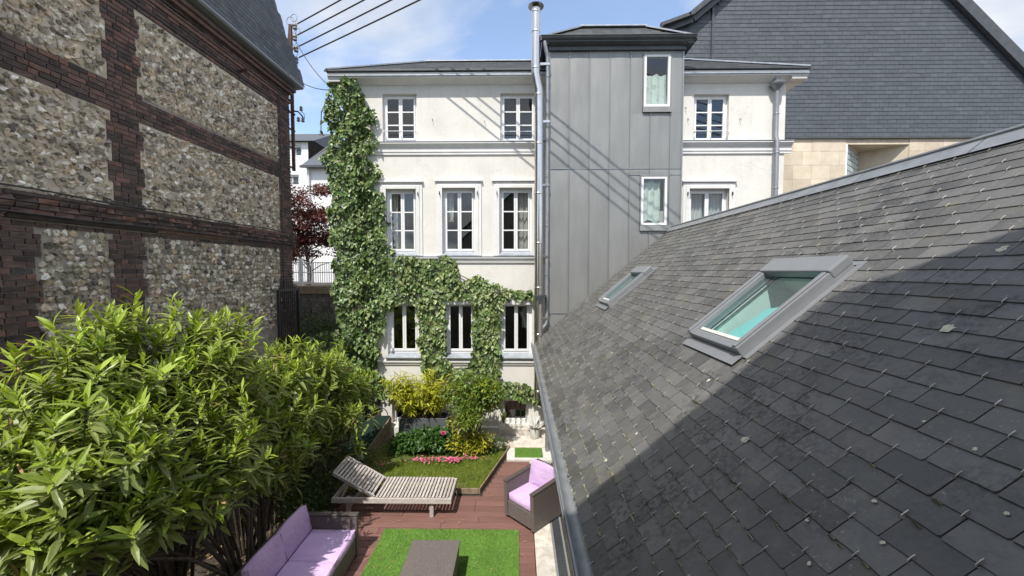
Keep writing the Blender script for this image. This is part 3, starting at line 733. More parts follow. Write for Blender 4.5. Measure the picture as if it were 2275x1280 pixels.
    MB().box(6.26, 6.60, YF - .2, 12.7, 8.38, 8.57).build('eaves_cove', 'trim', H); MB().box(-4.38, -4.1, YF - .2, 12.7, 8.38, 8.57).build('eaves_cove', 'trim', H)
    # hipped slate roof
    r = MB(); e0, e1, f0, f1 = -4.42, 6.65, YF - .24, 12.75; zr = 9.72; z0 = 8.60; rx0, rx1, ry = -2.55, 4.75, 11.0
    r.add([(e0, f0, z0), (e1, f0, z0), (e1, f1, z0), (e0, f1, z0), (rx0, ry, zr), (rx1, ry, zr)], [(0, 1, 5, 4), (1, 2, 5), (2, 3, 4, 5), (3, 0, 4)])
    r.build('roof', 'underlay', H)
    slope = Vector((0, ry - f0, zr - z0)); L = slope.length; u = slope.normalized(); nn = Vector((0, -u.z, u.y))
    mats = []; g = .12; w = .22
    for i in range(int(L / g)):
        t = (i * g) / L; xa = e0 + (rx0 - e0) * t; xb = e1 + (rx1 - e1) * t
        x = xa + (.11 if i % 2 else 0) + .1
        while x < xb - .05:
            if not (.9 < x < 3.5):
                P = Vector((x, f0, z0)) + u * (i * g) + nn * .012
                uu = (u - nn * .03).normalized(); mats.append(frames([P], [uu], [nn], [1.0])[0])
            x += w
    sv = MB().box(-.107, .107, 0, .24, -.004, .003); pieces(H, 'slate', [(sv.v, sv.f)], np.zeros(len(mats), int), mats, 'slate_dark', 0, 'slates')
    h = MB()
    for p, q in (((e0, f0, z0), (rx0, ry, zr)), ((e1, f0, z0), (rx1, ry, zr)), ((rx0, ry, zr), (rx1, ry, zr))): h.beam(Vector(p) + Vector((0, 0, .02)), Vector(q) + Vector((0, 0, .02)), .16, .03)
    h.build('hip_flashing', 'lead', H)
    # little iron wall pins
    for px, py in ((961, 266), (1077, 270), (1522, 240), (1527, 265), (1643, 265)):
        p = onY(px, py, YF); MB().tube([(p[0], YF + .02, p[2]), (p[0], YF - .05, p[2]), (p[0] + .01, YF - .055, p[2] - .05)], .006, 5).build('wall_pin', 'iron', H)
    # downpipe with hopper on the right-hand wall
    d = thing('rain_downpipe', 'grey zinc downpipe with funnel hopper on the white wall beside the cream stone building', 'downpipe', (5.97, 9.3, 5))
    c = (5.97, YF - .13, 0)
    MB().lathe((c[0], c[1], 8.12), [(.05, 0), (.06, .05), (.12, .12), (.15, .16), (.15, .20), (.13, .20)], 18).build('hopper', 'alu', d, smooth=True)
    MB().tube([(c[0], c[1], 8.13), (c[0], c[1], 7.09), (c[0], c[1] - .05, 6.98), (c[0], c[1] - .05, 4.0)], .05, 14).build('pipe', 'alu', d, smooth=True)
    MB().tube([(c[0], c[1] + .02, 8.32), (c[0], c[1] + .02, 8.45)], .07, 12).build('outlet', 'galv', d, smooth=True)
    for z in (7.6, 6.7, 5.9): MB().lathe((c[0], c[1] - (.05 if z < 7 else 0), z), [(.054, 0), (.058, .008), (.058, .02), (.054, .028)], 14).build('bracket', 'galv', d)


# ------------------------------------------------------------------ zinc tower
YT = 9.0


def tower():
    T = thing('zinc_tower', 'grey standing seam zinc clad tower rising between the white walls', 'tower', (2.2, 9.5, 0))
    x0, x1 = .72, 3.71
    wins = [(2.84, 3.42, 7.68, 8.82), (2.81, 3.39, 5.04, 6.13)]
    mb = pierced_wall(MB(), x0, x1, -.1, 9.0, YT + .02, wins, .18)
    mb.quad((x0, YT + .02, -.1), (x0, 10.3, -.1), (x0, 10.3, 9.0), (x0, YT + .02, 9.0)); mb.quad((x1, YT + .02, 9.0), (x1, 10.3, 9.0), (x1, 10.3, -.1), (x1, YT + .02, -.1))
    mb.quad((x0, 10.3, -.1), (x1, 10.3, -.1), (x1, 10.3, 9.0), (x0, 10.3, 9.0))
    mb.build('wall', 'zinc_dark', T)
    for w in wins: room(T, w, YT, 1.0)
    # panels, one mesh each with a little oil-canning
    edges = [x0, 1.17, 1.625, 2.08, 2.535, 2.99, 3.435, x1]; zs = [(0.0, 3.02), (3.03, 6.305), (6.315, 8.92)]

    def panel(a, b, c, d):
        nx, nz = 5, max(3, int((d - c) / .16)); ph = random.uniform(0, 6); am = random.uniform(.002, .0055); vs = []; fs = []
        for i in range(nx + 1):
            for k in range(nz + 1):
                s = i / nx; t = k / nz
                dy = am * math.sin(math.pi * s) * (math.sin(ph + t * (d - c) * 4.2) + .6 * math.sin(ph * 2 + t * (d - c) * 9.1)) + (.004 if min(t, 1 - t) > 0 else 0)
                vs.append((a + .004 + (b - a - .008) * s, YT - dy * (1 if 0 < i < nx else 0), c + (d - c) * t))
        for i in range(nx):
            for k in range(nz): q = i * (nz + 1) + k; fs.append((q, q + nz + 1, q + nz + 2, q + 1))
        m = MB(); m.add(vs, fs); m.build('zinc_panel', 'zinc', T, smooth=True)

    for a, b in zip(edges, edges[1:]):
        for c, d in zs:
            segs = [(a, b, c, d)]
            for (wa, wb, wc, wd) in wins:
                wa, wb, wc, wd = wa - .03, wb + .03, wc - .14, wd + .03
                new = []
                for (p, q, r, s) in segs:
                    if q <= wa or p >= wb or s <= wc or r >= wd: new.append((p, q, r, s)); continue
                    if r < wc: new.append((p, q, r, wc))
                    if s > wd: new.append((p, q, wd, s))
                    if p < wa: new.append((p, wa, max(r, wc), min(s, wd)))
                    if q > wb: new.append((wb, q, max(r, wc), min(s, wd)))
                segs = new
            for sgm in segs:
                if sgm[1] - sgm[0] > .03 and sgm[3] - sgm[2] > .03: panel(*sgm)
    for xe in edges[1:-1]:
        cuts = [(0.0, 8.92)]
        for (wa, wb, wc, wd) in wins:
            if wa - .03 < xe < wb + .03: cuts = [(p, q) for (a, b) in cuts for (p, q) in ((a, min(b, wc - .14)), (max(a, wd + .03), b)) if q > p + .02]
        for a, b in cuts: MB().box(xe - .006, xe + .006, YT - .028, YT + .01, a, b).build('standing_seam', 'zinc_seam', T)
    for z in (3.025, 6.31): MB().box(x0, x1, YT - .010, YT + .01, z - .008, z + .008).build('cross_seam', 'zinc_seam', T)
    MB().box(2.54, x1, YT - .012, YT + .01, 8.86, 8.875).build('cross_seam', 'zinc_seam', T)
    MB().box(2.54, x1, YT - .012, YT + .01, 6.165, 6.18).build('cross_seam', 'zinc_seam', T)
    for xx in (x0 - .01, x1 - .02): MB().box(xx, xx + .03, YT - .018, YT + .03, 0, 8.95).build('corner_trim', 'zinc_seam', T)
    for (a, b, c, d) in wins:
        w = MB(); f = .05
        for q in ((a, a + f, c, d), (b - f, b, c, d), (a + f, b - f, c, c + f), (a + f, b - f, d - f, d)): w.box(q[0], q[1], YT - .015, YT + .06, q[2], q[3])
        o = w.build('window', 'frame', T, bevel=.004)
        MB().quad((a + f, YT + .02, c + f), (b - f, YT + .018, c + f), (b - f, YT + .018, d - f), (a + f, YT + .02, d - f)).build('pane', 'glass', o)
        n = 22; vs = []; fs = []; top = d - .36 if d > 8 else d - .06
        for i in range(n + 1):
            t = i / n; x = a + .05 + (b - a - (.1 if d > 8 else .16)) * t; yy = YT + .12 + .018 * math.sin(t * 19) + .008 * math.sin(t * 41)
            vs += [(x, yy, c + .03 + (.10 * abs(math.sin(t * 4.2)) if d < 8 else .02 * math.sin(t * 9))), (x, yy, top - .05 * abs(math.sin(t * 6)))]
        for i in range(n): fs.append((2 * i, 2 * i + 2, 2 * i + 3, 2 * i + 1))
        m = MB(); m.add(vs, fs); m.build('curtain', 'curtain2', o, smooth=True)
        MB().hexa([(a - .03, YT - .05, c - .13), (b + .03, YT - .05, c - .13), (b + .03, YT + .02, c - .13), (a - .03, YT + .02, c - .13), (a - .03, YT - .045, c - .012), (b + .03, YT - .045, c - .012), (b + .03, YT + .02, c - .002), (a - .03, YT + .02, c - .002)]).build('sill_flashing', 'zinc', o)
        for q in ((a - .03, a - .002, c, d), (b + .002, b + .03, c, d), (a - .03, b + .03, d + .002, d + .03)): MB().box(q[0], q[1], YT - .02, YT + .02, q[2], q[3]).build('window_trim', 'zinc', o)
    # eaves
    MB().box(x0 - .03, x1 + .04, YT - .06, YT + .05, 8.90, 8.985).build('frieze', 'zinc_dark', T, bevel=.006)
    MB().extrude([(YT + .05, 8.985), (YT - .05, 8.985), (YT - .17, 9.03), (YT - .17, 9.06), (YT + .05, 9.06)], 0, x0 - .12, x1 + .14).build('soffit', 'zinc_dark', T)
    MB().box(x0 - .15, x0 - .02, YT - .15, 10.4, 8.99, 9.06).build('soffit', 'zinc_dark', T); MB().box(x1 + .02, x1 + .17, YT - .15, 10.4, 8.99, 9.06).build('soffit', 'zinc_dark', T)
    g = MB()
    prof = [(YT - .14 + .085 * math.cos(a), 9.13 + .085 * math.sin(a)) for a in np.linspace(math.pi, 2 * math.pi, 9)]
    prof += [(y, z + .006) for y, z in reversed([(YT - .14 + .078 * math.cos(a), 9.13 + .078 * math.sin(a)) for a in np.linspace(math.pi, 2 * math.pi, 9)])]
    g.extrude(prof, 0, x0 - .2, x1 + .2); g.tube([(x0 - .2, YT - .225, 9.135), (x1 + .2, YT - .225, 9.135)], .012, 8)
    g.build('gutter', 'zinc_dark', T, smooth=True)
    g = MB()
    for xx in (x0 - .2, x1 + .2): g.beam((xx, YT - .22, 9.09), (xx, 10.4, 9.09), .03, .11)
    g.build('side_gutter', 'zinc_dark', T)
    # small hipped roof
    e0, e1, f0 = x0 - .17, x1 + .17, YT - .14; z0, zr = 9.12, 9.76; r0, r1, ry = 1.47, 3.06, 9.6
    MB().add([(e0, f0, z0), (e1, f0, z0), (e1, 10.4, z0), (e0, 10.4, z0), (r0, ry, zr), (r1, ry, zr)], [(0, 1, 5, 4), (1, 2, 5), (2, 3, 4, 5), (3, 0, 4)]).build('roof', 'underlay', T)
    sl = Vector((0, ry - f0, zr - z0)); L = sl.length; u = sl.normalized(); nn = Vector((0, -u.z, u.y)); mats = []
    for i in range(int(L / .12)):
        t = i * .12 / L; xa, xb = e0 + (r0 - e0) * t, e1 + (r1 - e1) * t; x = xa + (.30 if i % 2 else .19)
        while x < xb - .19:
            P = Vector((x, f0, z0)) + u * (i * .12) + nn * .012; mats.append(frames([P], [(u - nn * .03)], [nn], [1.0])[0]); x += .22
    sv = MB().box(-.107, .107, 0, .22, -.004, .003); pieces(T, 'slate', [(sv.v, sv.f)], np.zeros(len(mats), int), mats, 'slate_dark', 150, 'slates')
    h = MB()
    for p, q in (((e0, f0, z0), (r0, ry, zr)), ((e1, f0, z0), (r1, ry, zr)), ((r0, ry, zr), (r1, ry, zr)), ((e0, 10.4, z0), (r0, ry, zr)), ((e1, 10.4, z0), (r1, ry, zr))): h.beam(Vector(p) + Vector((0, 0, .02)), Vector(q) + Vector((0, 0, .02)), .20, .03)
    h.build('hip_flashing', 'lead', T)


def flue_and_pipes():
    f = thing('steel_flue', 'tall polished stainless steel flue pipe with conical cap beside the zinc tower', 'flue', (.45, 8.8, 1))
    y = 8.82; r = .097
    MB().tube([(.405, y, 9.72), (.405, y, 8.36), (.41, y, 8.30), (.475, y + .02, 7.98), (.48, y + .02, 7.92), (.48, y + .02, 1.10)], r, 22).build('pipe', 'steel', f, smooth=True)
    MB().lathe((.405, y, 9.76), [(.17, 0), (.175, .008), (.09, .055), (.03, .075), (.005, .08)], 26).build('cap', 'steel', f, smooth=True)
    MB().tube([(.405, y, 9.70), (.405, y, 9.79)], .06, 14).build('cap_neck', 'plastic_dark', f)
    for (x, z) in ((.405, 9.62), (.405, 9.20), (.405, 8.42), (.478, 7.86), (.48, 6.8), (.48, 5.7), (.48, 4.6), (.48, 3.6), (.48, 2.55), (.48, 1.9), (.48, 1.25)):
        MB().lathe((x, y + (.02 if z < 8 else 0), z), [(r + .001, 0), (r + .006, .006), (r + .006, .034), (r + .001, .04)], 22).build('joint_band', 'steel', f, smooth=True)
    for z in (8.55, 7.3, 5.9, 4.3, 2.9):
        MB().box(.46, .72, y + .05, y + .09, z, z + .05).build('wall_bracket', 'steel', f)
    t = MB(); t.add([(.38, y - .13, 3.46), (.66, y - .13, 3.46), (.52, y - .13, 3.25), (.38, y + .15, 3.46), (.66, y + .15, 3.46), (.52, y + .15, 3.25)], [(0, 1, 2), (3, 5, 4), (0, 3, 4, 1), (1, 4, 5, 2), (2, 5, 3, 0)]); t.build('support_gusset', 'plastic_dark', f)
    p = thing('tower_downpipe', 'slim blue grey downpipe running down the edge of the zinc tower to the roof gutter', 'downpipe', (.68, 8.9, 2.5))
    MB().tube([(.60, YT - .15, 9.04), (.61, YT - .15, 8.97), (.665, YT - .09, 8.78), (.675, YT - .08, 8.7), (.675, YT - .08, 2.86), (.66, YT - .09, 2.78), (.58, YT - .11, 2.70), (.545, YT - .12, 2.62), (.54, YT - .13, 2.46)], .042, 14).build('pipe', 'galv', p, smooth=True)
    for z in (8.3, 7.2, 6.1, 5.0, 3.9, 3.1): MB().lathe((.675, YT - .08, z), [(.044, 0), (.05, .006), (.05, .025), (.044, .03)], 14).build('bracket', 'galv', p)
    d = thing('ground_downpipe', 'galvanised downpipe standing on the white step under the slate roof gutter', 'downpipe', (.66, 8.5, .05))
    MB().tube([(.50, 8.46, 2.2), (.56, 8.46, 2.02), (.655, 8.46, 1.90), (.665, 8.46, 1.8), (.665, 8.46, .05)], .048, 14).build('pipe', 'galv', d, smooth=True)
    for z in (1.5, .6): MB().lathe((.665, 8.46, z), [(.05, 0), (.056, .006), (.056, .03), (.05, .036)], 14).build('bracket', 'galv', d)
    l = thing('wall_lamp', 'small dark bell shaped lamp under the roof gutter', 'lamp', (.52, 8.0, 1.9))
    MB().lathe((.44, 8.1, 2.02), [(.09, 0), (.085, .02), (.05, .09), (.02, .12), (.02, .16)], 16).build('lamp_shade', 'plastic_dark', l, smooth=True)
    MB().tube([(.44, 8.1, 2.17), (.46, 8.1, 2.22), (.7, 8.1, 2.24)], .012, 6).build('arm', 'plastic_dark', l)


# ------------------------------------------------------------------ slate roof extension
EX, EZ, RX, RZ = .45, 2.39, 3.50, 4.95
Rv = Vector((RX - EX, 0, RZ - EZ)); RL = Rv.length; Ru = Rv.normalized(); Rn = Vector((-Ru.z, 0, Ru.x))
RY0, RY1 = .0, 8.97


def rp(u, v, h=0.0): return Vector((EX, v, EZ)) + Ru * u + Rn * h


SKY = [(1.53, 2.54, 2.80, 3.60), (1.52, 2.50, 6.80, 7.58)]      # u0,u1,v0,v1


def extension():
    E = thing('slate_roofed_extension', 'low garden extension with a big weathered slate roof, skylights and glazed wall', 'building', (2, 5, 0))
    h = -.012
    def slab(ub, vb, thick=.12):
        pass
    # roof deck with holes for the skylights
    us = sorted({-.03, RL} | {x for s in SKY for x in (s[0] + .12, s[1] - .12)}); vs = sorted({RY0, RY1} | {x for s in SKY for x in (s[2] + .1, s[3] - .1)})
    m = MB()
    for a, b in zip(us, us[1:]):
        for c, d in zip(vs, vs[1:]):
            if any(s[0] + .11 < (a + b) / 2 < s[1] - .11 and s[2] + .09 < (c + d) / 2 < s[3] - .09 for s in SKY): continue
            m.quad(rp(a, c, h), rp(b, c, h), rp(b, d, h), rp(a, d, h))
    m.quad((RX, RY0, RZ - .02), (2 * RX - EX, RY0, EZ), (2 * RX - EX, RY1, EZ), (RX, RY1, RZ - .02))
    m.build('roof_deck', 'underlay', E)
    MB().extrude([(EX + .45, 0), (EX + .45, EZ - .1), (RX, RZ - .15), (2 * RX - EX - .3, EZ), (2 * RX - EX - .3, 0)], 1, .02, .1).build('gable_wall', 'cream', E)
    MB().box(2 * RX - EX - .4, 2 * RX - EX - .3, .1, RY1, 0, EZ + .2).build('back_wall', 'cream', E)
    # slates
    g, w = .11, .22; mats = []; pid = []; k = 0
    protos = []
    for q in range(6):
        r = random.Random(q); c = r.uniform(.0, .012); c2_ = r.uniform(0, .012); L = .245; tb = .0065
        # outline with slightly uneven, chipped lower edge
        pts = [(-.5, c), (-.5 + c * 3, 0), (-.12 + r.uniform(-.1, .1), r.uniform(-.0015, .004)), (.2 + r.uniform(-.1, .1), r.uniform(-.0025, .003)), (.5 - c2_ * 3, 0), (.5, c2_), (.5, L), (-.5, L)]
        n = len(pts); vs_ = [(x, y, 0) for x, y in pts] + [(x * .995, y + .002 * (y < .1), tb) for x, y in pts]
        fs_ = [tuple(range(n, 2 * n))] + [(i, (i + 1) % n, n + (i + 1) % n, n + i) for i in range(n)]
        protos.append((vs_, fs_))
    rows = int((RL - .12) / g)
    for i in range(rows + 1):
        u0 = i * g - .04; vv = RY0 + (w / 2 if i % 2 else 0) + .01
        while vv < RY1 - .02:
            a, b = vv, min(vv + w, RY1)
            parts = [(a, b)]
            for s in SKY:
                if s[0] - .17 < u0 < s[1] + .05 and s[2] - .10 < b and a < s[3] + .10:
                    np_ = []
                    for (p, q) in parts:
                        if p < s[2] - .06: np_.append((p, min(q, s[2] - .06)))
                        if q > s[3] + .06: np_.append((max(p, s[3] + .06), q))
                    parts = np_
            for (p, q) in parts:
                if q - p < .03: continue
                jit = random.uniform(-.004, .004)
                P = rp(u0 + jit, (p + q) / 2, .013 + random.uniform(0, .002))
                # keep the upper end under the ridge
                tl = min(1.0, (RL - u0 - .01) / .245)
                ax = Vector((0, -1, 0)); yv = (Ru - Rn * .055 + ax * random.uniform(-.010, .010)).normalized(); zv = ax.cross(yv).normalized()
                if zv.dot(Rn) < 0: ax = -ax; zv = -zv
                wd = (q - p) - random.uniform(.002, .005)
                mm = np.eye(4); mm[:3, 0] = np.array(ax) * wd; mm[:3, 1] = np.array(yv) * tl; mm[:3, 2] = zv; mm[:3, 3] = P
                mats.append(mm); pid.append(random.randrange(6))
            vv += w
    mats = np.array(mats); pid = np.array(pid)
    # hooks: one bent steel wire at each slate's lower edge
    hk = MB(); t = .0020
    path = [(0, .022, .0085), (0, .004, .0095), (0, -.006, .0085), (0, -.010, .002), (0, -.004, -.004), (0, .02, -.005)]
    path = [(0, .0, -.003), (.0, -.009, -.002), (0, -.012, .005), (0, -.008, .011), (0, .010, .0125), (0, .022, .0115)]
    hk.tube([(a, b, c) for a, b, c in path], t, 5)
    hme = bpy.data.meshes.new('hook'); hme.from_pydata(hk.v, [], hk.f); hme.materials.append(M['hook'])

    def unscaled(mm):
        q = mm.copy(); q[:3, 0] /= np.linalg.norm(q[:3, 0]); q[:3, 1] /= np.linalg.norm(q[:3, 1]); return q

    def add_hook(o):
        c = bpy.data.objects.new('hook', hme); COL.objects.link(c); c.parent = o
        s = Vector([o.matrix_basis.col[0].xyz.length, o.matrix_basis.col[1].xyz.length, 1]); c.scale = (1 / s[0], 1 / s[1], 1)
        c.location = (random.uniform(-.03, .03), 0, 0)
    near = pieces(E, 'slate', protos, pid, mats, 'slate', 300, 'slates', sub=add_hook)
    rest = np.ones(len(mats), bool); rest[near] = False
    hm = np.array([unscaled(x) for x in mats[rest]])
    me = merged('hooks', [(hk.v, hk.f)], np.zeros(len(hm), int), hm, 'hook'); o = bpy.data.objects.new('hooks', me); COL.objects.link(o); attach(o, E); stuff(o)
    # lichen discs
    li = MB(); roofpt = np.array(EX), 0
    nrm = np.array(Rn); e = np.array((EX, 0, EZ))
    spots = [(1660, 984, .030), (2112, 737, .034), (1350, 1028, .017), (1310, 1108, .014), (1418, 968, .016), (1414, 1003, .011), (1362, 787, .02), (1800, 1165, .009), (1806, 1262, .011), (1950, 1123, .011), (1970, 1216, .010), (2246, 1152, .010), (2175, 1008, .010), (2232, 560, .03), (1300, 905, .012), (1880, 700, .012), (1578, 850, .02), (1290, 788, .012), (2060, 945, .008)]
    for px, py, r in spots:
        d = ray(px, py); P = Vector(CAM + d * (np.dot(e - CAM, nrm) / np.dot(d, nrm))) + Rn * .0215
        n = 14; av = Vector((0, 1, 0)); vs_ = [P + Rn * .0012]
        for q in range(n): a = 2 * math.pi * q / n; rr = r * .8 * random.uniform(.6, 1.2); vs_.append(P + (av * math.cos(a) + Ru * math.sin(a)) * rr)
        li.add(vs_, [(0, 1 + q, 1 + (q + 1) % n) for q in range(n)])
    stuff(li.build('lichen', 'lichen', E))
    # crumbs of moss and lichen along the lower courses
    n = 2600; ui = rng.integers(0, 13, n); vv = rng.uniform(1.2, 8.8, n); keep = rng.random(n) < (1.1 - ui / 14) * (.35 + .65 * (np.sin(vv * 2.2 + ui * .6) > -.2)); ui, vv = ui[keep], vv[keep]; n = len(ui)
    Pm = np.array([tuple(rp(a * g - .042 + random.uniform(-.004, .006), b, .010 + random.uniform(0, .012))) for a, b in zip(ui, vv)])
    crumb = ([(-.5, -.4, 0), (.5, -.35, 0), (.45, .4, 0), (-.4, .45, 0), (.05, 0, .5)], [(0, 1, 4), (1, 2, 4), (2, 3, 4), (3, 0, 4)])
    Dm = np.tile(np.array([[0., 1., 0.]]), (n, 1)) + rand_dir(n) * .2
    me = merged('moss', [crumb], np.zeros(n, int), frames(Pm, Dm, np.tile(np.array(Rn), (n, 1)), rng.uniform(.012, .05, n), rng.uniform(.005, .009, n)), 'moss'); me_o = bpy.data.objects.new('moss', me); COL.objects.link(me_o); attach(me_o, E); stuff(me_o)
    # ridge capping
    y = RY0; cap = []
    while y < RY1:
        y1 = min(y + 1.0, RY1 + .02)
        a = rp(RL - .15, 0, .034); b = Vector((RX, 0, RZ + .045)); c = Vector((2 * RX - a.x, 0, a.z))
        MB().add([(p.x, yy, p.z) for yy in (y, y1 + .02) for p in (a, b, c)], [(0, 1, 4, 3), (1, 2, 5, 4)]).build('ridge_cap', 'galv', E)
        MB().tube([(RX, y, RZ + .05), (RX, y1 - .003, RZ + .05)], .018, 8).build('ridge_roll', 'galv', E, smooth=True); y = y1
    # eaves gutter with brackets and cable
    prof = lambda r, cz: [(EX - .065 + r * math.cos(a), EZ - .03 + cz + r * math.sin(a)) for a in np.linspace(math.pi, 2 * math.pi, 10)]
    p = prof(.062, 0) + list(reversed(prof(.054, .004)))
    G = MB().extrude(p, 1, .1, RY1 - .02).build('gutter', 'galv', E, smooth=True)
    MB().tube([(EX - .128, .1, EZ - .027), (EX - .128, RY1 - .02, EZ - .027)], .008, 8).build('gutter_bead', 'galv', E, smooth=True)
    MB().tube([(EX - .13, .1, EZ - .085), (EX - .13, RY1 - .1, EZ - .085)], .008, 8).build('cable', 'galv', E, smooth=True)
    yb = 1.0
    while yb < 8.9:
        MB().tube([(EX - .065 + .068 * math.cos(a), yb, EZ - .03 + .064 * math.sin(a)) for a in np.linspace(math.pi * .95, 2 * math.pi, 8)], .007, 5).build('gutter_bracket', 'galv', E); yb += .78
    MB().box(EX + .05, EX + .08, .1, RY1, EZ - .17, EZ - .03).build('fascia', 'trim', E); MB().box(EX + .08, EX + .42, .1, RY1, EZ - .19, EZ - .16).build('soffit', 'trim', E)
    # glazed wall
    gx = .88
    MB().box(gx - .10, gx + .06, .5, 8.95, -.1, .10).build('threshold', 'white_stone', E, bevel=.006)
    MB().box(gx - .05, gx + .05, .5, 8.95, 2.05, EZ - .16).build('head_frame', 'frame', E, bevel=.004)
    yy = .6; posts = []
    while yy < 8.9: posts.append(yy); yy += 1.04
    posts.append(8.9)
    for i, q in enumerate(posts):
        MB().box(gx - .06, gx + .05, q - .045, q + .045, .10, 2.05).build('post', 'frame', E, bevel=.004)
    for a, b in zip(posts, posts[1:]):
        s = MB(); s.box(gx - .04, gx + .01, a + .047, a + .10, .11, 2.04); s.box(gx - .04, gx + .01, b - .10, b - .047, .11, 2.04); s.box(gx - .04, gx + .01, a + .10, b - .10, .11, .19); s.box(gx - .04, gx + .01, a + .10, b - .10, 1.97, 2.04)
        d = s.build('glazed_door', 'plastic_dark', E, bevel=.003)
        MB().quad((gx - .012, a + .1, .19), (gx - .012, b - .1, .19), (gx - .012, b - .1, 1.97), (gx - .012, a + .1, 1.97)).build('pane', 'glass_dark', d)
    MB().box(gx + .1, 5.8, .6, 8.9, -.05, .02).build('room_floor', 'interior', E); MB().box(2.6, 2.65, .6, 8.9, .03, 2.2).build('room_wall', 'interior', E)
    # skylights
    for si, (u0, u1, v0, v1) in enumerate(SKY):
        def bx(m, a, b, c, d, h0, h1): return m.hexa([rp(a, c, h0), rp(b, c, h0), rp(b, d, h0), rp(a, d, h0), rp(a, c, h1), rp(b, c, h1), rp(b, d, h1), rp(a, d, h1)])
        m = MB(); fw = .07; t = .095
        bx(m, u0, u1, v0, v0 + fw, .0, t); bx(m, u0, u1, v1 - fw, v1, .0, t); bx(m, u0, u0 + fw, v0 + fw, v1 - fw, 0, t - .012)
        S = m.build('skylight', 'alu', E, bevel=.008)
        m = MB(); bx(m, u1 - .17, u1 + .01, v0 - .006, v1 + .006, .04, t + .018); m.build('top_cover', 'alu', S, bevel=.012)
        for c, d in ((v0 + .012, v0 + .05), (v1 - .05, v1 - .012)):      # slim raised rails on the side covers
            m = MB(); bx(m, u0 + .01, u1 - .175, c, d, t + .001, t + .012); m.build('cover_rail', 'alu', S, bevel=.004)
        m = MB(); bx(m, u0 + .086, u0 + .118, v0 + fw + .002, v1 - fw - .002, .03, t - .03); m.build('sash_rail', 'white_stone', S, bevel=.003)
        m = MB(); m.quad(rp(u0 + .10, v0 + fw, t - .04), rp(u1 - .10, v0 + fw, t - .04), rp(u1 - .10, v1 - fw, t - .04), rp(u0 + .10, v1 - fw, t - .04)); m.build('pane', 'glass_teal', S)
        # flashing: apron below and side trays
        m = MB(); bx(m, u0 - .10, u0 - .002, v0 - .02, v1 + .02, .028, .031); m.build('apron_flashing', 'alu', S)
        for c, d in ((v0 - .055, v0 - .002), (v1 + .002, v1 + .055)):
            m = MB(); bx(m, u0, u1 + .06, c, d, .010, .014); m.build('side_flashing', 'alu', S)
        m = MB(); bx(m, u1 + .012, u1 + .10, v0 - .055, v1 + .055, .010, .015); m.build('head_flashing', 'alu', S)
        # shaft below the glass, with the teal blind drawn part way
        m = MB(); a, b, c, d = u0 + .10, u1 - .10, v0 + .08, v1 - .08; dp = -.42
        for q in ((rp(a, c, 0), rp(b, c, 0), rp(b, c, dp), rp(a, c, dp)), (rp(a, d, 0), rp(b, d, 0), rp(b, d, dp), rp(a, d, dp)), (rp(a, c, 0), rp(a, d, 0), rp(a, d, dp), rp(a, c, dp)), (rp(b, c, 0), rp(b, d, 0), rp(b, d, dp), rp(b, c, dp)), (rp(a, c, dp), rp(b, c, dp), rp(b, d, dp), rp(a, d, dp))): m.quad(*q)
        m.build('light_shaft', 'shaft', S)
        m = MB(); m.quad(rp(a + .02, c + .02, -.10), rp(a + (b - a) * .86, c + .02, -.10), rp(a + (b - a) * .60, d - .16, -.10), rp(a + .02, d - .02, -.10)); m.build('blind', 'blind', S)


# ------------------------------------------------------------------ brick and flint building
XW = -5.94; YE = 10.30
CR = .072
PANELS = [  # y0,y1,z0,z1,coursed
    (6.24, 9.80, 6.74, 8.05, 0), (6.24, 9.80, 4.95, 6.32, 0), (6.22, 9.76, -.1, 4.57, 1),
    (3.0, 5.66, 6.78, 8.05, 0), (3.0, 5.68, 4.95, 6.34, 0), (4.82, 5.64, -.1, 4.57, 1), (.8, 2.4, 6.78, 8.05, 0), (.8, 2.4, 4.95, 6.34, 0)]


def tooth(z, ph=0): return .065 if (int((z + 50) / (CR * 4)) + ph) % 2 else -.0


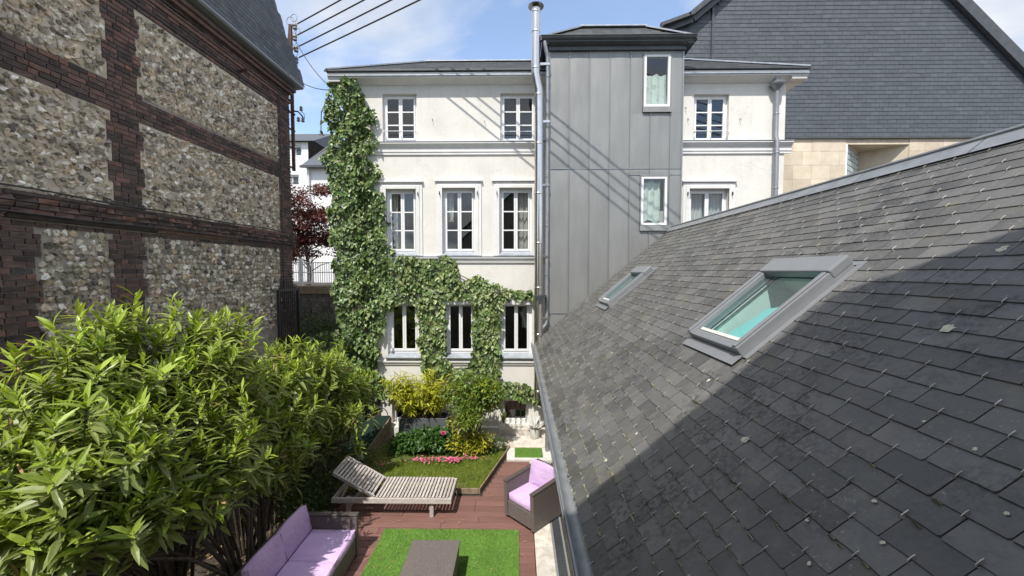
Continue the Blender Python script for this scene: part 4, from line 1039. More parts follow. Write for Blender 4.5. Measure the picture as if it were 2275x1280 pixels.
def left_building():
    B = thing('brick_and_flint_house', 'tall old house side of dark brick bands and flint panels with slate mansard', 'house', (-8, 6, 0))
    m = MB(); m.box(-11, XW - .012, .5, YE, -.1, 8.72); m.build('wall', 'mortar_dark', B)
    Y0 = .6
    # flint panels: lime mortar bed then flints
    for (a, b, c, d, cs) in PANELS:
        z = c
        mm = MB()
        while z < d - .001:
            z1 = min(d, (math.floor((z + 50) / (CR * 4) + 1e-6) + 1) * CR * 4 - 50); t = tooth((z + z1) / 2)
            bb = b + (t if b < 9 else 0); mm.quad((XW - .004, a - t, z), (XW - .004, bb, z), (XW - .004, bb, z1), (XW - .004, a - t, z1)); z = z1
        mm.build('mortar_bed', 'mortar' if not cs else 'mortar_dark', B)
    # bricks
    mats = []; pid = []
    z = 1.8; row = 0
    def spans(zc):
        cut = []
        for (a, b, c, d, cs) in PANELS:
            if c - .02 < zc < d - .0: t = tooth(zc); cut.append((a - t, b + (t if b < 9 else 0)))
        cut.sort(); res = []; p = Y0
        for a, b in cut:
            if a > p: res.append((p, a))
            p = max(p, b)
        if p < YE: res.append((p, YE))
        return res
    while z < 8.66:
        zc = z + CR / 2
        if not (4.60 < zc < 4.96):
            for (s, e) in spans(zc):
                y = s - (.0 if row % 2 else .115) - random.uniform(0, .02); q = row % 2
                while y < e:
                    L = (.225 if q % 2 == 0 else .115) if row % 3 else .225
                    a, b = max(y, s), min(y + L - .011, e)
                    if b - a > .03: mats.append((zc, a, b, random.uniform(.004, .013))); pid.append(random.randrange(4))
                    y += L; q += 1
        z += CR; row += 1
    protos = []
    for k in range(4):
        r = random.Random(k + 30); j = lambda s: r.uniform(-s, s)
        protos.append(([(0, -.5, -.5), (0, .5, -.5), (0, .5, .5), (0, -.5, .5), (1 + j(.2), -.492 + j(.004), -.47 + j(.03)), (1 + j(.2), .492 + j(.004), -.47 + j(.03)), (1 + j(.2), .49, .47 + j(.03)), (1 + j(.2), -.49, .47 + j(.03))],
                       [(4, 5, 6, 7), (0, 1, 5, 4), (1, 2, 6, 5), (2, 3, 7, 6), (3, 0, 4, 7)]))
    MM = np.zeros((len(mats), 4, 4)); MM[:, 3, 3] = 1
    for i, (zc, a, b, dp) in enumerate(mats):
        MM[i, 0, 0] = dp + .012; MM[i, 1, 1] = b - a; MM[i, 2, 2] = CR - .011; MM[i, :3, 3] = (XW - .012, (a + b) / 2, zc)
    pieces(B, 'brick', protos, pid, MM, 'brick', 300, 'bricks', vis=lambda P, x, y: (P[:, 2] > 3.75))
    # moulded brick string course
    mats = []; pid = []
    for (zc, pr, hh) in ((4.65, .045, .055), (4.715, .075, .06), (4.785, .085, .066), (4.858, .09, .066), (4.925, .06, .05)):
        y = Y0 + random.uniform(0, .1)
        while y < YE + .05:
            L = .225 if random.random() < .6 else .115
            if 4.7 > zc or zc > 4.9: L = 1.9
            mats.append((zc, y, min(y + L - (.01 if L < 1 else .002), YE + .06), pr + random.uniform(-.004, .004), hh)); y += L
    MM = np.zeros((len(mats), 4, 4)); MM[:, 3, 3] = 1
    for i, (zc, a, b, dp, hh) in enumerate(mats):
        MM[i, 0, 0] = dp + .03; MM[i, 1, 1] = b - a; MM[i, 2, 2] = hh; MM[i, :3, 3] = (XW - .03, (a + b) / 2, zc)
    pieces(B, 'cornice_brick', protos, np.random.default_rng(1).integers(0, 4, len(mats)), MM, 'brick', 120, 'cornice_bricks')
    MB().box(XW - .05, XW + .03, Y0, YE + .05, 4.66, 4.94).build('string_course', 'mortar_dark', B)
    # frieze mouldings under the eaves
    for (z0, z1, pr) in ((8.14, 8.19, .02), (8.34, 8.41, .035), (8.41, 8.45, .055), (8.58, 8.66, .08), (8.66, 8.74, .13)):
        MB().box(XW - .05, XW + pr, Y0, YE + pr, z0, z1).build('moulding', 'brick', B, bevel=.008)
    # flints
    r = random.Random(5); protos = []
    import bmesh
    for k in range(9):
        bm = bmesh.new(); bmesh.ops.create_icosphere(bm, subdivisions=2, radius=.52)
        ph = [r.uniform(0, 6) for _ in range(6)]
        for v in bm.verts:
            c = v.co; s = 1 + .22 * math.sin(c.y * 7 + ph[0]) * math.sin(c.z * 6 + ph[1]) + .16 * math.sin(c.z * 11 + ph[2] + c.y * 5) + r.uniform(-.09, .09)
            v.co = c * s
        cut = r.uniform(.12, .34)   # knapped face
        nrm = Vector((1, r.uniform(-.5, .5), r.uniform(-.5, .5))).normalized()
        bmesh.ops.bisect_plane(bm, geom=bm.verts[:] + bm.edges[:] + bm.faces[:], plane_co=nrm * cut, plane_no=nrm, clear_outer=True)
        bed = [e for e in bm.edges if e.is_boundary]
        if bed: bmesh.ops.contextual_create(bm, geom=bed)
        bmesh.ops.bisect_plane(bm, geom=bm.verts[:] + bm.edges[:] + bm.faces[:], plane_co=Vector((-.08, 0, 0)), plane_no=Vector((-1, 0, 0)), clear_outer=True)
        bm.verts.index_update(); protos.append(([tuple(v.co) for v in bm.verts], [tuple(v.index for v in f.verts) for f in bm.faces])); bm.free()
    MM = []; pid = []
    for (a, b, c, d, cs) in PANELS:
        if b < 3: continue
        z = max(c, 2.6) + .015; d_ = d - .02
        while z < d_ - .03:
            hh = random.uniform(.07, .10) if cs else random.uniform(.042, .085); hh = min(hh, d_ - z)
            t = tooth(z + hh / 2); y = a - t + .015 + random.uniform(0, .03); be = b + (t if b < 9 else 0) - .02
            while y < be - .05:
                w = random.uniform(.06, .12) if cs else (random.uniform(.04, .095) if random.random() < .75 else random.uniform(.09, .15)); w = min(w, be - y)
                if random.random() < .96:
                    fl = random.uniform(.8, 1.08); zc = z + hh / 2 + (random.uniform(-.012, .012) if cs else random.uniform(-.03, .03))
                    rot = Matrix.Rotation(random.uniform(-.35, .35) if cs else random.uniform(-.9, .9), 4, 'X')
                    sc = Matrix.Diagonal((random.uniform(.07, .13), w * fl * .93, hh * fl * (1.0 if cs else 1.08), 1))
                    zc = min(max(zc, c + hh * .45), d - hh * .45)
                    T = Matrix.Translation((XW + random.uniform(-.008, .008), y + w / 2, zc))
                    MM.append(np.array(T @ rot @ sc)); pid.append(random.randrange(9))
                y += w * random.uniform(.9, 1.04)
            z += hh * random.uniform(.9, .98)
    pieces(B, 'flint', protos, pid, MM, 'flint', 300, 'flints', vis=lambda P, x, y: (P[:, 2] > 3.8))
    # eaves gutter and mansard
    MB().extrude([(XW + .05, 8.77), (XW + .26, 8.79), (XW + .29, 8.82), (XW + .29, 8.87), (XW + .05, 8.89)], 1, .5, YE + .22).build('gutter', 'alu', B, bevel=.01)
    e0, e1, zt = XW + .27, XW - .36, 11.5
    MB().add([(e0, .5, 8.88), (e0, YE + .2, 8.88), (e1, YE - .55, zt), (e1, .5, zt), (-11, YE + .2, 8.88), (-10, YE - .55, zt), (-11, .5, 8.88), (-10, .5, zt)], [(0, 1, 2, 3), (1, 4, 5, 2), (3, 2, 5, 7), (0, 3, 7, 6)]).build('roof', 'underlay', B)
    sl = Vector((e1 - e0, 0, zt - 8.88)); L = sl.length; u = sl.normalized(); nn = Vector((u.z, 0, -u.x)); mats = []
    for i in range(int(L / .115)):
        y = 2.0 + (.11 if i % 2 else 0); ye = YE + .2 - .75 * (i * .115 / L)
        while y < ye - .05:
            P = Vector((e0, y + .11, 8.88)) + u * (i * .115) + nn * .012; mats.append(frames([P], [(u - nn * .04)], [nn], [1.0])[0]); y += .22
    sv = MB().box(-.108, .108, 0, .23, -.004, .003); pieces(B, 'slate', [(sv.v, sv.f)], np.zeros(len(mats), int), mats, 'slate_dark', 200, 'slates')
    # iron bracket and wall cables
    p = [XW, 8.49, 8.25]
    MB().beam((XW, 8.49, 8.26), (XW + .30, 8.30, 8.20), .03, .05).build('wall_bracket', 'rust', B)
    MB().tube([(XW + .10, y, 4.98 + .012 * math.sin(y * 3)) for y in np.linspace(.8, YE, 30)], .012, 6).build('wall_cable', 'cable', B)
    MB().tube([(XW + .11, y, 4.69 + .01 * math.sin(y * 2.1)) for y in np.linspace(.8, YE, 30)], .010, 6).build('wall_cable', 'cable', B)
    MB().tube([(XW + .03, y, 8.53 + .035 * math.sin(y * 1.7)) for y in np.linspace(4, YE, 30)], .010, 6).build('wall_cable', 'cable', B)
    MB().tube([(XW + .04, 9.83, z) for z in np.linspace(3, 8.4, 8)], .010, 6).build('wall_cable', 'cable', B)
    # open wrought iron gate leaf folded back along the wall end
    G = thing('iron_gate', 'dark iron bar gate folded back against the end of the brick wall', 'gate', (-5.7, 9.9, 1.9))
    x = -5.80; y0, y1 = 9.42, 10.28
    for (z, nm) in ((3.52, 'rail'), (2.2, 'rail')): MB().box(x - .02, x + .02, y0, y1, z - .03, z + .03).build(nm, 'iron', G)
    for y in (y0, y1): MB().box(x - .025, x + .025, y - .03, y + .03, 1.2, 3.54).build('stile', 'iron', G)
    for k in range(9):
        yy = y0 + .09 + k * .085; MB().tube([(x, yy, 1.3), (x, yy, 3.82 - .02 * k)], .011, 6).build('bar', 'iron', G)
    MB().box(-5.86, -5.74, 9.38, 10.33, -.1, 1.18).build('base_panel', 'iron', G)


# ------------------------------------------------------------------ things behind
def back_building():
    Y = 13.4
    B = thing('slate_gabled_building', 'large building with slate hung gable above cream stone wall', 'building', (11, 15, 0))
    poly = [(4.95, 8.5), (4.95, 11.86), (5.75, 12.18), (6.7, 12.95), (10.5, 16.4), (18.8, 8.5)]
    m = MB(); m.add([(x, Y + .03, z) for x, z in poly] + [(x, Y + 6, z) for x, z in poly], [tuple(range(6))] + [(i, (i + 1) % 6, 6 + (i + 1) % 6, 6 + i) for i in range(6)]); m.build('gable', 'underlay', B)
    mats = []; pid = []; g, w = .137, .29; i = 0; z = 8.47
    def xr(z):
        zz = max(z, 8.5)
        hi = 18.8 - (zz - 8.5) / (16.4 - 8.5) * 8.3
        lo = 4.95 if zz < 11.86 else (4.95 + (zz - 11.86) / .32 * .8 if zz < 12.18 else (5.75 + (zz - 12.18) / .77 * .95 if zz < 12.95 else 6.7 + (zz - 12.95) / 3.45 * 3.8))
        return lo, hi
    while z < 16.3:
        lo, hi = xr(z + .1); x = lo + (w / 2 if i % 2 else 0) - .05
        while x < hi:
            a, b = max(x, lo), min(x + w, hi)
            if b - a > .04:
                mm = np.eye(4); mm[0, 0] = (b - a) - .006; mm[:3, 3] = ((a + b) / 2, Y + .004, z + random.uniform(-.004, .004)); mm[1, 2] = .035; mats.append(mm); pid.append(0)
            x += w
        z += g; i += 1
    sv = MB().hexa([(-.5, -.019, 0), (.5, -.019, 0), (.5, 0, 0), (-.5, 0, 0), (-.5, -.010, .19), (.5, -.010, .19), (.5, 0, .19), (-.5, 0, .19)])
    pieces(B, 'slate', [(sv.v, sv.f)], pid, np.array(mats), 'slate_wall', 300, 'slates', vis=lambda P, x, y: (x > 1530))
    # verge boards
    v = MB()
    for p, q in (((18.95, 8.4), (10.5, 16.5)), ((10.5, 16.5), (6.55, 12.98)), ((6.55, 12.98), (5.7, 12.28)), ((5.7, 12.28), (4.75, 11.95))):
        v.beam((p[0], Y - .12, p[1]), (q[0], Y - .12, q[1]), .34, .13, (0, -1, 0))
    v.build('verge', 'zinc_dark', B)
    MB().add([(4.7, Y - .4, 11.9), (5.7, Y - .35, 12.27), (6.6, Y - .3, 13.0), (6.6, Y + .6, 13.0), (5.7, Y + .6, 12.27), (4.7, Y + .6, 11.9)], [(0, 1, 4, 5), (1, 2, 3, 4)]).build('verge_roof', 'zinc_dark', B)
    MB().box(6.40, 6.47, Y - .08, Y - .01, 8.6, 12.8).build('verge_pipe', 'zinc_dark', B)
    MB().box(4.9, 18.9, Y - .05, Y + .04, 8.40, 8.47).build('slate_drip', 'zinc_dark', B)
    # stone wall of ashlar slabs with a triangular niche
    nx0, nx1, nz0, nz1 = 11.0, 13.07, 5.9, 8.22
    m = MB(); pierced_wall(m, 4.9, 19, 0, 8.42, Y + .05, [(nx0, nx1, nz0, nz1)], .02); m.build('stone_backing', 'mortar', B)
    mats = []; z = 3.4
    while z < 8.38:
        z1 = min(z + .46, 8.40); x = 4.9 + (.31 if int(z * 10) % 2 else 0)
        while x < 19:
            xe = min(x + .62, 19)
            for (a, b) in ([(x, xe)] if (z1 <= nz0 or z >= nz1 - .1 or xe <= nx0 or x >= nx1) else [(x, min(xe, nx0)), (max(x, nx1), xe)]):
                if b - a > .03:
                    mm = np.eye(4); mm[0, 0] = b - a - .006; mm[2, 2] = z1 - z - .006; mm[:3, 3] = ((a + b) / 2, Y + random.uniform(.018, .024), (z + z1) / 2); mats.append(mm)
            x = xe
        z = z1
    tv = MB().hexa([(-.5, 0, -.5), (.5, 0, -.5), (.5, .03, -.5), (-.5, .03, -.5), (-.5, 0, .5), (.5, 0, .5), (.5, .03, .5), (-.5, .03, .5)])
    pieces(B, 'stone_slab', [(tv.v, tv.f)], np.zeros(len(mats), int), np.array(mats), 'ashlar', 200, 'stone_slabs')
    ap = (12.15, Y + .95)
    MB().quad((nx1, Y + .05, nz0), (ap[0], ap[1], nz0), (ap[0], ap[1], nz1), (nx1, Y + .05, nz1)).build('niche_wall', 'ashlar', B)
    MB().add([(nx0 - .05, Y + .03, nz1), (nx1 + .05, Y + .03, nz1), (ap[0], ap[1] + .1, nz1), (nx0 - .05, Y + .03, nz1 + .05), (nx1 + .05, Y + .03, nz1 + .05), (ap[0], ap[1] + .1, nz1 + .05)], [(0, 1, 2), (3, 5, 4), (0, 3, 4, 1), (1, 4, 5, 2), (2, 5, 3, 0)]).build('niche_soffit', 'ashlar', B)
    W = MB(); a = Vector((nx0, Y + .06, 0)); b = Vector((ap[0], ap[1], 0)); dv = (b - a); L = dv.length; d = dv.normalized(); nn = Vector((d.y, -d.x, 0))
    W.quad(a + Vector((0, 0, nz0)) - nn * .03, b + Vector((0, 0, nz0)) - nn * .03, b + Vector((0, 0, nz1)) - nn * .03, a + Vector((0, 0, nz1)) - nn * .03)
    w = W.build('glass_block_window', 'frame', B)
    fr = MB(); fr.beam(a + Vector((0, -.02, nz0)), a + Vector((0, -.02, nz1)), .06, .06); fr.beam(a + Vector((0, 0, nz1 - .03)), b + Vector((0, 0, nz1 - .03)), .05, .06); fr.build('frame', 'frame', w)
    n = 7; step = (L - .06) / n; mats = []
    for i in range(n):
        z = nz1 - .07 - .19
        while z > nz0: 
            c = a + d * (.05 + (i + .5) * step) + nn * .012; mm = np.eye(4); mm[:3, 0] = np.array(d) * (step - .02); mm[:3, 1] = np.array(nn) * .03; mm[2, 2] = .17; mm[:3, 3] = (c.x, c.y, z + .095); mats.append(mm); z -= .19
    bv = MB().hexa([(-.5, -.5, -.5), (.5, -.5, -.5), (.5, .5, -.5), (-.5, .5, -.5), (-.4, .9, .4), (.4, .9, .4), (.5, .5, .5), (-.5, .5, .5)])
    bv = MB().add([(-.5, -.5, -.5), (.5, -.5, -.5), (.5, -.5, .5), (-.5, -.5, .5), (-.5, .5, -.5), (.5, .5, -.5), (.5, .5, .5), (-.5, .5, .5), (-.36, 1, -.36), (.36, 1, -.36), (.36, 1, .36), (-.36, 1, .36)], [(0, 1, 5, 4), (1, 2, 6, 5), (2, 3, 7, 6), (3, 0, 4, 7), (4, 5, 9, 8), (5, 6, 10, 9), (6, 7, 11, 10), (7, 4, 8, 11), (8, 9, 10, 11)])
    pieces(w, 'glass_block', [(bv.v, bv.f)], np.zeros(len(mats), int), np.array(mats), 'glassblock', 150, 'glass_blocks')


def alley():
    # rubble garden wall with coping
    w = thing('garden_wall', 'low dark rubble stone wall with mossy coping behind the alley', 'wall', (-6.5, 13, 0))
    MB().box(-12, -4.0, 13.0, 13.3, -.1, 3.22).build('wall', 'mortar_dark', w)
    mats = []; pid = []; r = random.Random(3); protos = []
    for k in range(5):
        j = lambda s: r.uniform(-s, s)
        protos.append(([(-.5, 0, -.5), (.5, 0, -.5), (.5, 0, .5), (-.5, 0, .5), (-.42 + j(.08), -1, -.40 + j(.1)), (.42 + j(.08), -1 + j(.2), -.40 + j(.1)), (.40 + j(.1), -1 + j(.2), .40 + j(.1)), (-.40 + j(.1), -1, .40 + j(.1))], [(4, 5, 6, 7), (0, 1, 5, 4), (1, 2, 6, 5), (2, 3, 7, 6), (3, 0, 4, 7)]))
    z = 1.6
    while z < 3.2:
        hh = min(r.uniform(.12, .2), 3.22 - z); x = -9.5
        while x < -4:
            l = r.uniform(.16, .38); mm = np.diag([l - .015, .04, hh - .012, 1.0]); mm[:3, 3] = (x + l / 2, 13.0, z + hh / 2); mats.append(mm); pid.append(r.randrange(5)); x += l
        z += hh
    pieces(w, 'stone', protos, pid, np.array(mats), 'stonewall', 120, 'stones')
    MB().box(-12, -4.0, 12.93, 13.38, 3.22, 3.50).build('coping', 'oldwood', w, bevel=.03)
    # white railing on top
    f = thing('white_railing', 'white painted metal railing on top of the rubble garden wall', 'railing', (-6.5, 13.15, 3.5))
    for z in (3.58, 3.95, 4.28): MB().box(-9.5, -5.25, 13.13, 13.17, z - .015, z + .015).build('rail', 'frame', f)
    for x in (-8.9, -7.3, -6.10): MB().box(x - .05, x + .05, 13.10, 13.20, 3.5, 4.44).build('post', 'frame', f)
    pv = MB().box(-.009, .009, -.009, .009, 0, .72); mats = []
    for x in np.arange(-8.6, -5.25, .075):
        mm = np.eye(4); mm[:3, 3] = (x, 13.15, 3.56); mats.append(mm)
    pieces(f, 'baluster', [(pv.v, pv.f)], np.zeros(len(mats), int), np.array(mats), 'frame', 100)
    # hedge in front of the wall
    h = thing('alley_hedge', 'dark clipped hedge below the rubble garden wall', 'hedge', (-6, 12, 0))
    c = [(x, 12.2, z) for x in np.arange(-7.6, -3.9, .45) for z in (1.3, 1.9, 2.35)]
    leaf_cloud(h, 'leaf', 'leaves', c, [(.4, .42, .38)] * len(c), 7000, .085, 'under', OVAL)
    MB().tube([(-6, 12.3, 0), (-6, 12.3, 1.5)], .06, 6).build('stem', 'bark', h)
    # red maple
    t = thing('red_maple', 'dark red leaved maple tree behind the white railing', 'tree', (-8.6, 16.5, 3.3))
    MB().tube([(-8.9, 16.5, 3.0), (-8.8, 16.5, 4.0), (-8.9, 16.4, 5.0), (-9.1, 16.5, 6.0)], [.10, .08, .06, .03], 8).build('trunk', 'bark', t, smooth=True)
    b = MB()
    for k in range(22):
        z = 3.9 + k * .12; a = k * 2.4; L = 1.1 + .4 * math.sin(k * 1.7)
        b.tube([(-8.85, 16.5, z), (-8.85 + .5 * L * math.cos(a), 16.5 + .5 * L * math.sin(a), z + .35), (-8.85 + L * math.cos(a), 16.5 + L * math.sin(a), z + .5)], [.03, .018, .006], 5)
    b.build('branch', 'bark', t)
    cs, rs = [], []
    r = random.Random(9)
    for k in range(46):
        a = r.uniform(0, 6.28); rr = r.uniform(.2, 1.75); cs.append((-8.75 + rr * math.cos(a), 16.5 + rr * math.sin(a), r.uniform(4.5, 7.6))); rs.append((r.uniform(.32, .6), r.uniform(.3, .5), r.uniform(.16, .32)))
    leaf_cloud(t, 'leaf', 'crown', cs, rs, 17000, .10, 'maple', [oval_leaf(.6)], .8, shell=.1)
    # far white apartment houses
    A = thing('white_apartment_house', 'white apartment house with blue grey slate roof behind the maple', 'house', (-14, 27, 3.3))
    Y = 26.0; k = Y / 870
    P = lambda x, y: onY(x, y, Y)
    def px(x): return P(x, 400)[0]
    def pz(y): return P(680, y)[2]
    wins = [(px(646), px(664), pz(412), pz(388)), (px(655), px(671), pz(347), pz(322))]
    m = pierced_wall(MB(), px(560), px(686), 3.0, pz(316), Y, wins, .3); m.build('wall', 'far_white', A)
    for (a, b, c, d) in wins:
        o = MB().box(a, b, Y + .12, Y + .18, c, d).build('window', 'frame', A); MB().box(a + .1, b - .1, Y + .10, Y + .118, c + .1, d - .1).build('pane', 'glass_dark', o); MB().box(a + .1, b - .1, Y + .19, Y + .5, c + .1, d - .1).build('interior', 'interior', A)
        MB().box(a, b, Y - .1, Y - .06, c + .45, c + .5).build('guard_rail', 'iron', o)
    MB().add([(px(560), Y - .3, pz(316)), (px(704), Y - .3, pz(316)), (px(704), Y + 7, pz(316)), (px(560), Y + 7, pz(316)), (px(560), Y + 3, pz(293) + .9), (px(700), Y + 3, pz(293) + .9)], [(0, 1, 5, 4), (1, 2, 5), (2, 3, 4, 5), (3, 0, 4)]).build('roof', 'slate_wall', A)
    # lower wing
    Y2 = 23.5; q = lambda x, y: onY(x, y, Y2)
    x0, x1 = q(682, 400)[0], q(800, 400)[0]; ze = q(690, 371)[2]; zt = q(690, 318)[2]
    B = thing('white_wing_house', 'white house wing with steep slate roof beside the apartment house', 'house', (x0, Y2, 3.3))
    MB().box(x0, x1, Y2, Y2 + 5, 3.0, ze).build('wall', 'far_white', B)
    MB().add([(x0 - .2, Y2 - .25, ze), (x1, Y2 - .25, ze), (x1, Y2 + 2.2, zt + .9), (x0 + 1.0, Y2 + 2.2, zt + .9), (x0 - .2, Y2 + 5, ze), (x1, Y2 + 5, ze)], [(0, 1, 2, 3), (3, 2, 5, 4), (0, 3, 4)]).build('roof', 'slate_wall', B)
    MB().add([(x0 - .35, Y2 - .3, ze - .1), (x0 - .2, Y2 - .3, ze - .1), (x0 + 1.05, Y2 + 2.2, zt + 1.0), (x0 + .9, Y2 + 2.2, zt + 1.0)], [(0, 1, 2, 3)]).build('verge', 'zinc_dark', B)
    MB().box(x0 - .2, x1, Y2 - .42, Y2 - .22, ze - .12, ze).build('gutter', 'zinc_dark', B)
    MB().tube([(x0 + .15, Y2 - .1, ze - .1), (x0 + .15, Y2 - .1, 3.2)], .07, 8).build('downpipe', 'far_white', B)
    wz = q(690, 440)[2]; o = MB().box(x0 + 2.9, x0 + 4.2, Y2 - .02, Y2 + .05, wz, ze - .5).build('window', 'frame', B); MB().box(x0 + 3.0, x0 + 4.1, Y2 - .04, Y2 - .022, wz + .1, ze - .6).build('pane', 'plastic_dark', o)
    MB().box(x0 + .4, x0 + 4.4, Y2 - .6, Y2 - .55, wz + .0, wz + .12).build('balcony_rail', 'frame', B)


def wires():
    p = thing('rusty_cable_mast', 'rusty iron cable mast with insulators fixed at the end of the brick house', 'mast', (-6.1, 10.75, 6.6))
    X, Y = -6.1, 10.75
    def at(px, py): return Vector(onY(px, py, Y))
    MB().beam(at(645, 55), at(653, 380), .07, .06, (0, 1, 0)).build('upright', 'rust', p)
    MB().beam(at(644, 60), at(638, 150), .05, .05, (0, 1, 0)).build('strut', 'rust', p)
    for y in (255, 292, 332, 376):
        MB().beam(at(640, y - 8), at(655, y), .05, .05, (0, 1, 0)).build('step_iron', 'rust', p)
    ends = [(661, 53), (661, 78), (664, 103), (664, 128)]
    for (x, y) in ends:
        a = at(x - 17, y + 5); b = at(x - 6, y + 5); c = at(x, y)
        MB().beam(a, b, .04, .04, (0, 1, 0)).build('cross_arm', 'rust', p)
        MB().lathe((b.x, b.y, b.z - .10), [(.02, 0), (.055, .02), (.055, .06), (.035, .08), (.06, .11), (.05, .16), (.02, .18)], 12).build('insulator', 'ceramic', p, smooth=True)
        MB().tube([b + Vector((.01, 0, -.02)), b + Vector((.05, -.02, -.16)), b + Vector((-.02, 0, -.24)), b + Vector((-.10, .02, -.12))], .006, 5).build('jumper_wire', 'cable', p)
    for (cx, cy, r) in ((645, 47, 8), (653, 40, 7), (661, 70, 6)):
        MB().tube([at(cx + r * math.cos(a), cy + r * 1.2 * math.sin(a)) for a in np.linspace(0, 2 * math.pi, 15)], .008, 5).build('jumper_wire', 'ceramic', p)
    g = at(653, 247)
    MB().tube([g, at(662, 248), at(668, 254), at(674, 262)], .02, 6).build('lower_arm', 'rust', p)
    for (x, y) in ((669, 242), (663, 266), (673, 267)):
        c = at(x, y); MB().lathe((c.x, c.y, c.z - .06), [(.02, 0), (.05, .03), (.03, .06), (.045, .09), (.02, .13)], 10).build('insulator', 'ceramic', p, smooth=True)
    MB().tube([at(669, 248), at(675, 252), at(677, 262), at(671, 270), at(664, 268)], .008, 5).build('jumper_wire', 'cable', p)
    dv = Vector((1.666, -1, 0))
    names = ['topmost', 'second', 'third', 'lowest']
    for i, (x, y) in enumerate(ends):
        a = at(x, y); pts = []
        for t in np.linspace(0, 9.5, 24): pts.append(a + dv * t + Vector((0, 0, -.0045 * t * (9.5 - t))))
        o = MB().tube(pts, .017, 7).build('overhead_cable', 'cable', smooth=True); tag(o, f'{names[i]} of four parallel black overhead cables running from the rusty mast', 'cable', 'overhead cables')
    for nm, a, b, s, lb in (('drop_wire', at(659, 95), Vector(onY(730, 190, 9.25)), .10, 'thin drop wire from the mast top down to the ivy corner'), ('drop_wire', Vector((XW + .2, 9.9, 8.95)), Vector(onY(735, 200, 9.25)), .12, 'black wire from the brick house eaves to the ivy corner')):
        pts = [a.lerp(b, t) + Vector((0, 0, -s * 4 * t * (1 - t))) for t in np.linspace(0, 1, 10)]
        tag(MB().tube(pts, .009, 6).build(nm, 'cable', smooth=True), lb, 'wire')


def camera_house():
    # the gable-ended house the photograph is taken from; its shadow falls on the slate roof
    B = thing('gabled_house', 'cream gabled house opposite the white house, throwing its shadow on the slate roof', 'house', (.7, -3, 0))
    yf = -.6; pk = (1.04, 8.98); s = .89; xa, xb = -4.6, 7.2
    poly = [(xa, -.1), (xb, -.1), (xb, pk[1] - s * (xb - pk[0])), pk, (xa, pk[1] - s * (pk[0] - xa))]
    MB().extrude(poly, 1, yf - 6, yf).build('wall', 'cream', B)
    m = MB()
    for sx, xe in ((-1, xa - .2), (1, xb + .2)):
        m.beam((pk[0], yf - 3, pk[1] - .02), (xe, yf - 3, pk[1] - s * abs(xe - pk[0]) - .02), 6.1, .08, (0, 0, 1))
    m.build('roof', 'slate_dark', B)
    MB().box(-.6, .6, yf - .02, yf + .05, 3.2, 5.0).build('window', 'frame', B)


# ------------------------------------------------------------------ furniture
def cushion(parent, x0, x1, y0, y1, z0, z1, tilt=0, pivot=None, name='cushion', puff=.02, axis='Y', local=False):
    """soft box: grid on all sides with rounded, puffed faces"""
    import bmesh
    bm = bmesh.new(); bmesh.ops.create_cube(bm, size=1.0)
    bmesh.ops.subdivide_edges(bm, edges=bm.edges[:], cuts=5, use_grid_fill=True)
    sx, sy, sz = x1 - x0, y1 - y0, z1 - z0; c = Vector(((x0 + x1) / 2, (y0 + y1) / 2, (z0 + z1) / 2)); ph = random.uniform(0, 6)
    for v in bm.verts:
        p = Vector((v.co.x * sx, v.co.y * sy, v.co.z * sz))
        fx, fy, fz = [1 - (2 * q) ** 2 for q in v.co]
        n = [(1 if abs(abs(q) - .5) < 1e-5 else 0) * (1 if q > 0 else -1) for q in v.co]
        p.x += n[0] * puff * fy * fz; p.y += n[1] * puff * fx * fz; p.z += n[2] * puff * 1.2 * fx * fy
        p += Vector((0, 0, .004 * math.sin(p.x * 17 + ph) * math.sin(p.y * 13 + ph) * max(0, n[2])))
        if tilt:
            r = Matrix.Rotation(tilt, 3, axis); p = r @ (p + c - Vector(pivot)) + Vector(pivot) - c
        v.co = p + c
    me = bpy.data.meshes.new(name); bm.to_mesh(me); bm.free(); me.materials.append(M['lilac'])
    me.polygons.foreach_set('use_smooth', [True] * len(me.polygons))
    o = bpy.data.objects.new(name, me); COL.objects.link(o); attach(o, parent, local)
    b = o.modifiers.new('bevel', 'BEVEL'); b.width = .018; b.segments = 3; b.limit_method = 'ANGLE'; b.angle_limit = math.radians(50)
    # piped seam round the larger face
    e = .004
    if sz < min(sx, sy): ring = [(x0 + e, y0 + e, z1 - .006), (x1 - e, y0 + e, z1 - .006), (x1 - e, y1 - e, z1 - .006), (x0 + e, y1 - e, z1 - .006)]
    elif sx < sy: ring = [(x1 - .006, y0 + e, z0 + e), (x1 - .006, y1 - e, z0 + e), (x1 - .006, y1 - e, z1 - e), (x1 - .006, y0 + e, z1 - e)]
    else: ring = [(x0 + e, y0 + .006, z0 + e), (x1 - e, y0 + .006, z0 + e), (x1 - e, y0 + .006, z1 - e), (x0 + e, y0 + .006, z1 - e)]
    if tilt: r = Matrix.Rotation(tilt, 3, axis); ring = [r @ (Vector(q) - Vector(pivot)) + Vector(pivot) for q in ring]
    MB().tube([*ring, ring[0]], .0075, 6).build('piping', 'lilac', o, smooth=True, local=True)
    return o


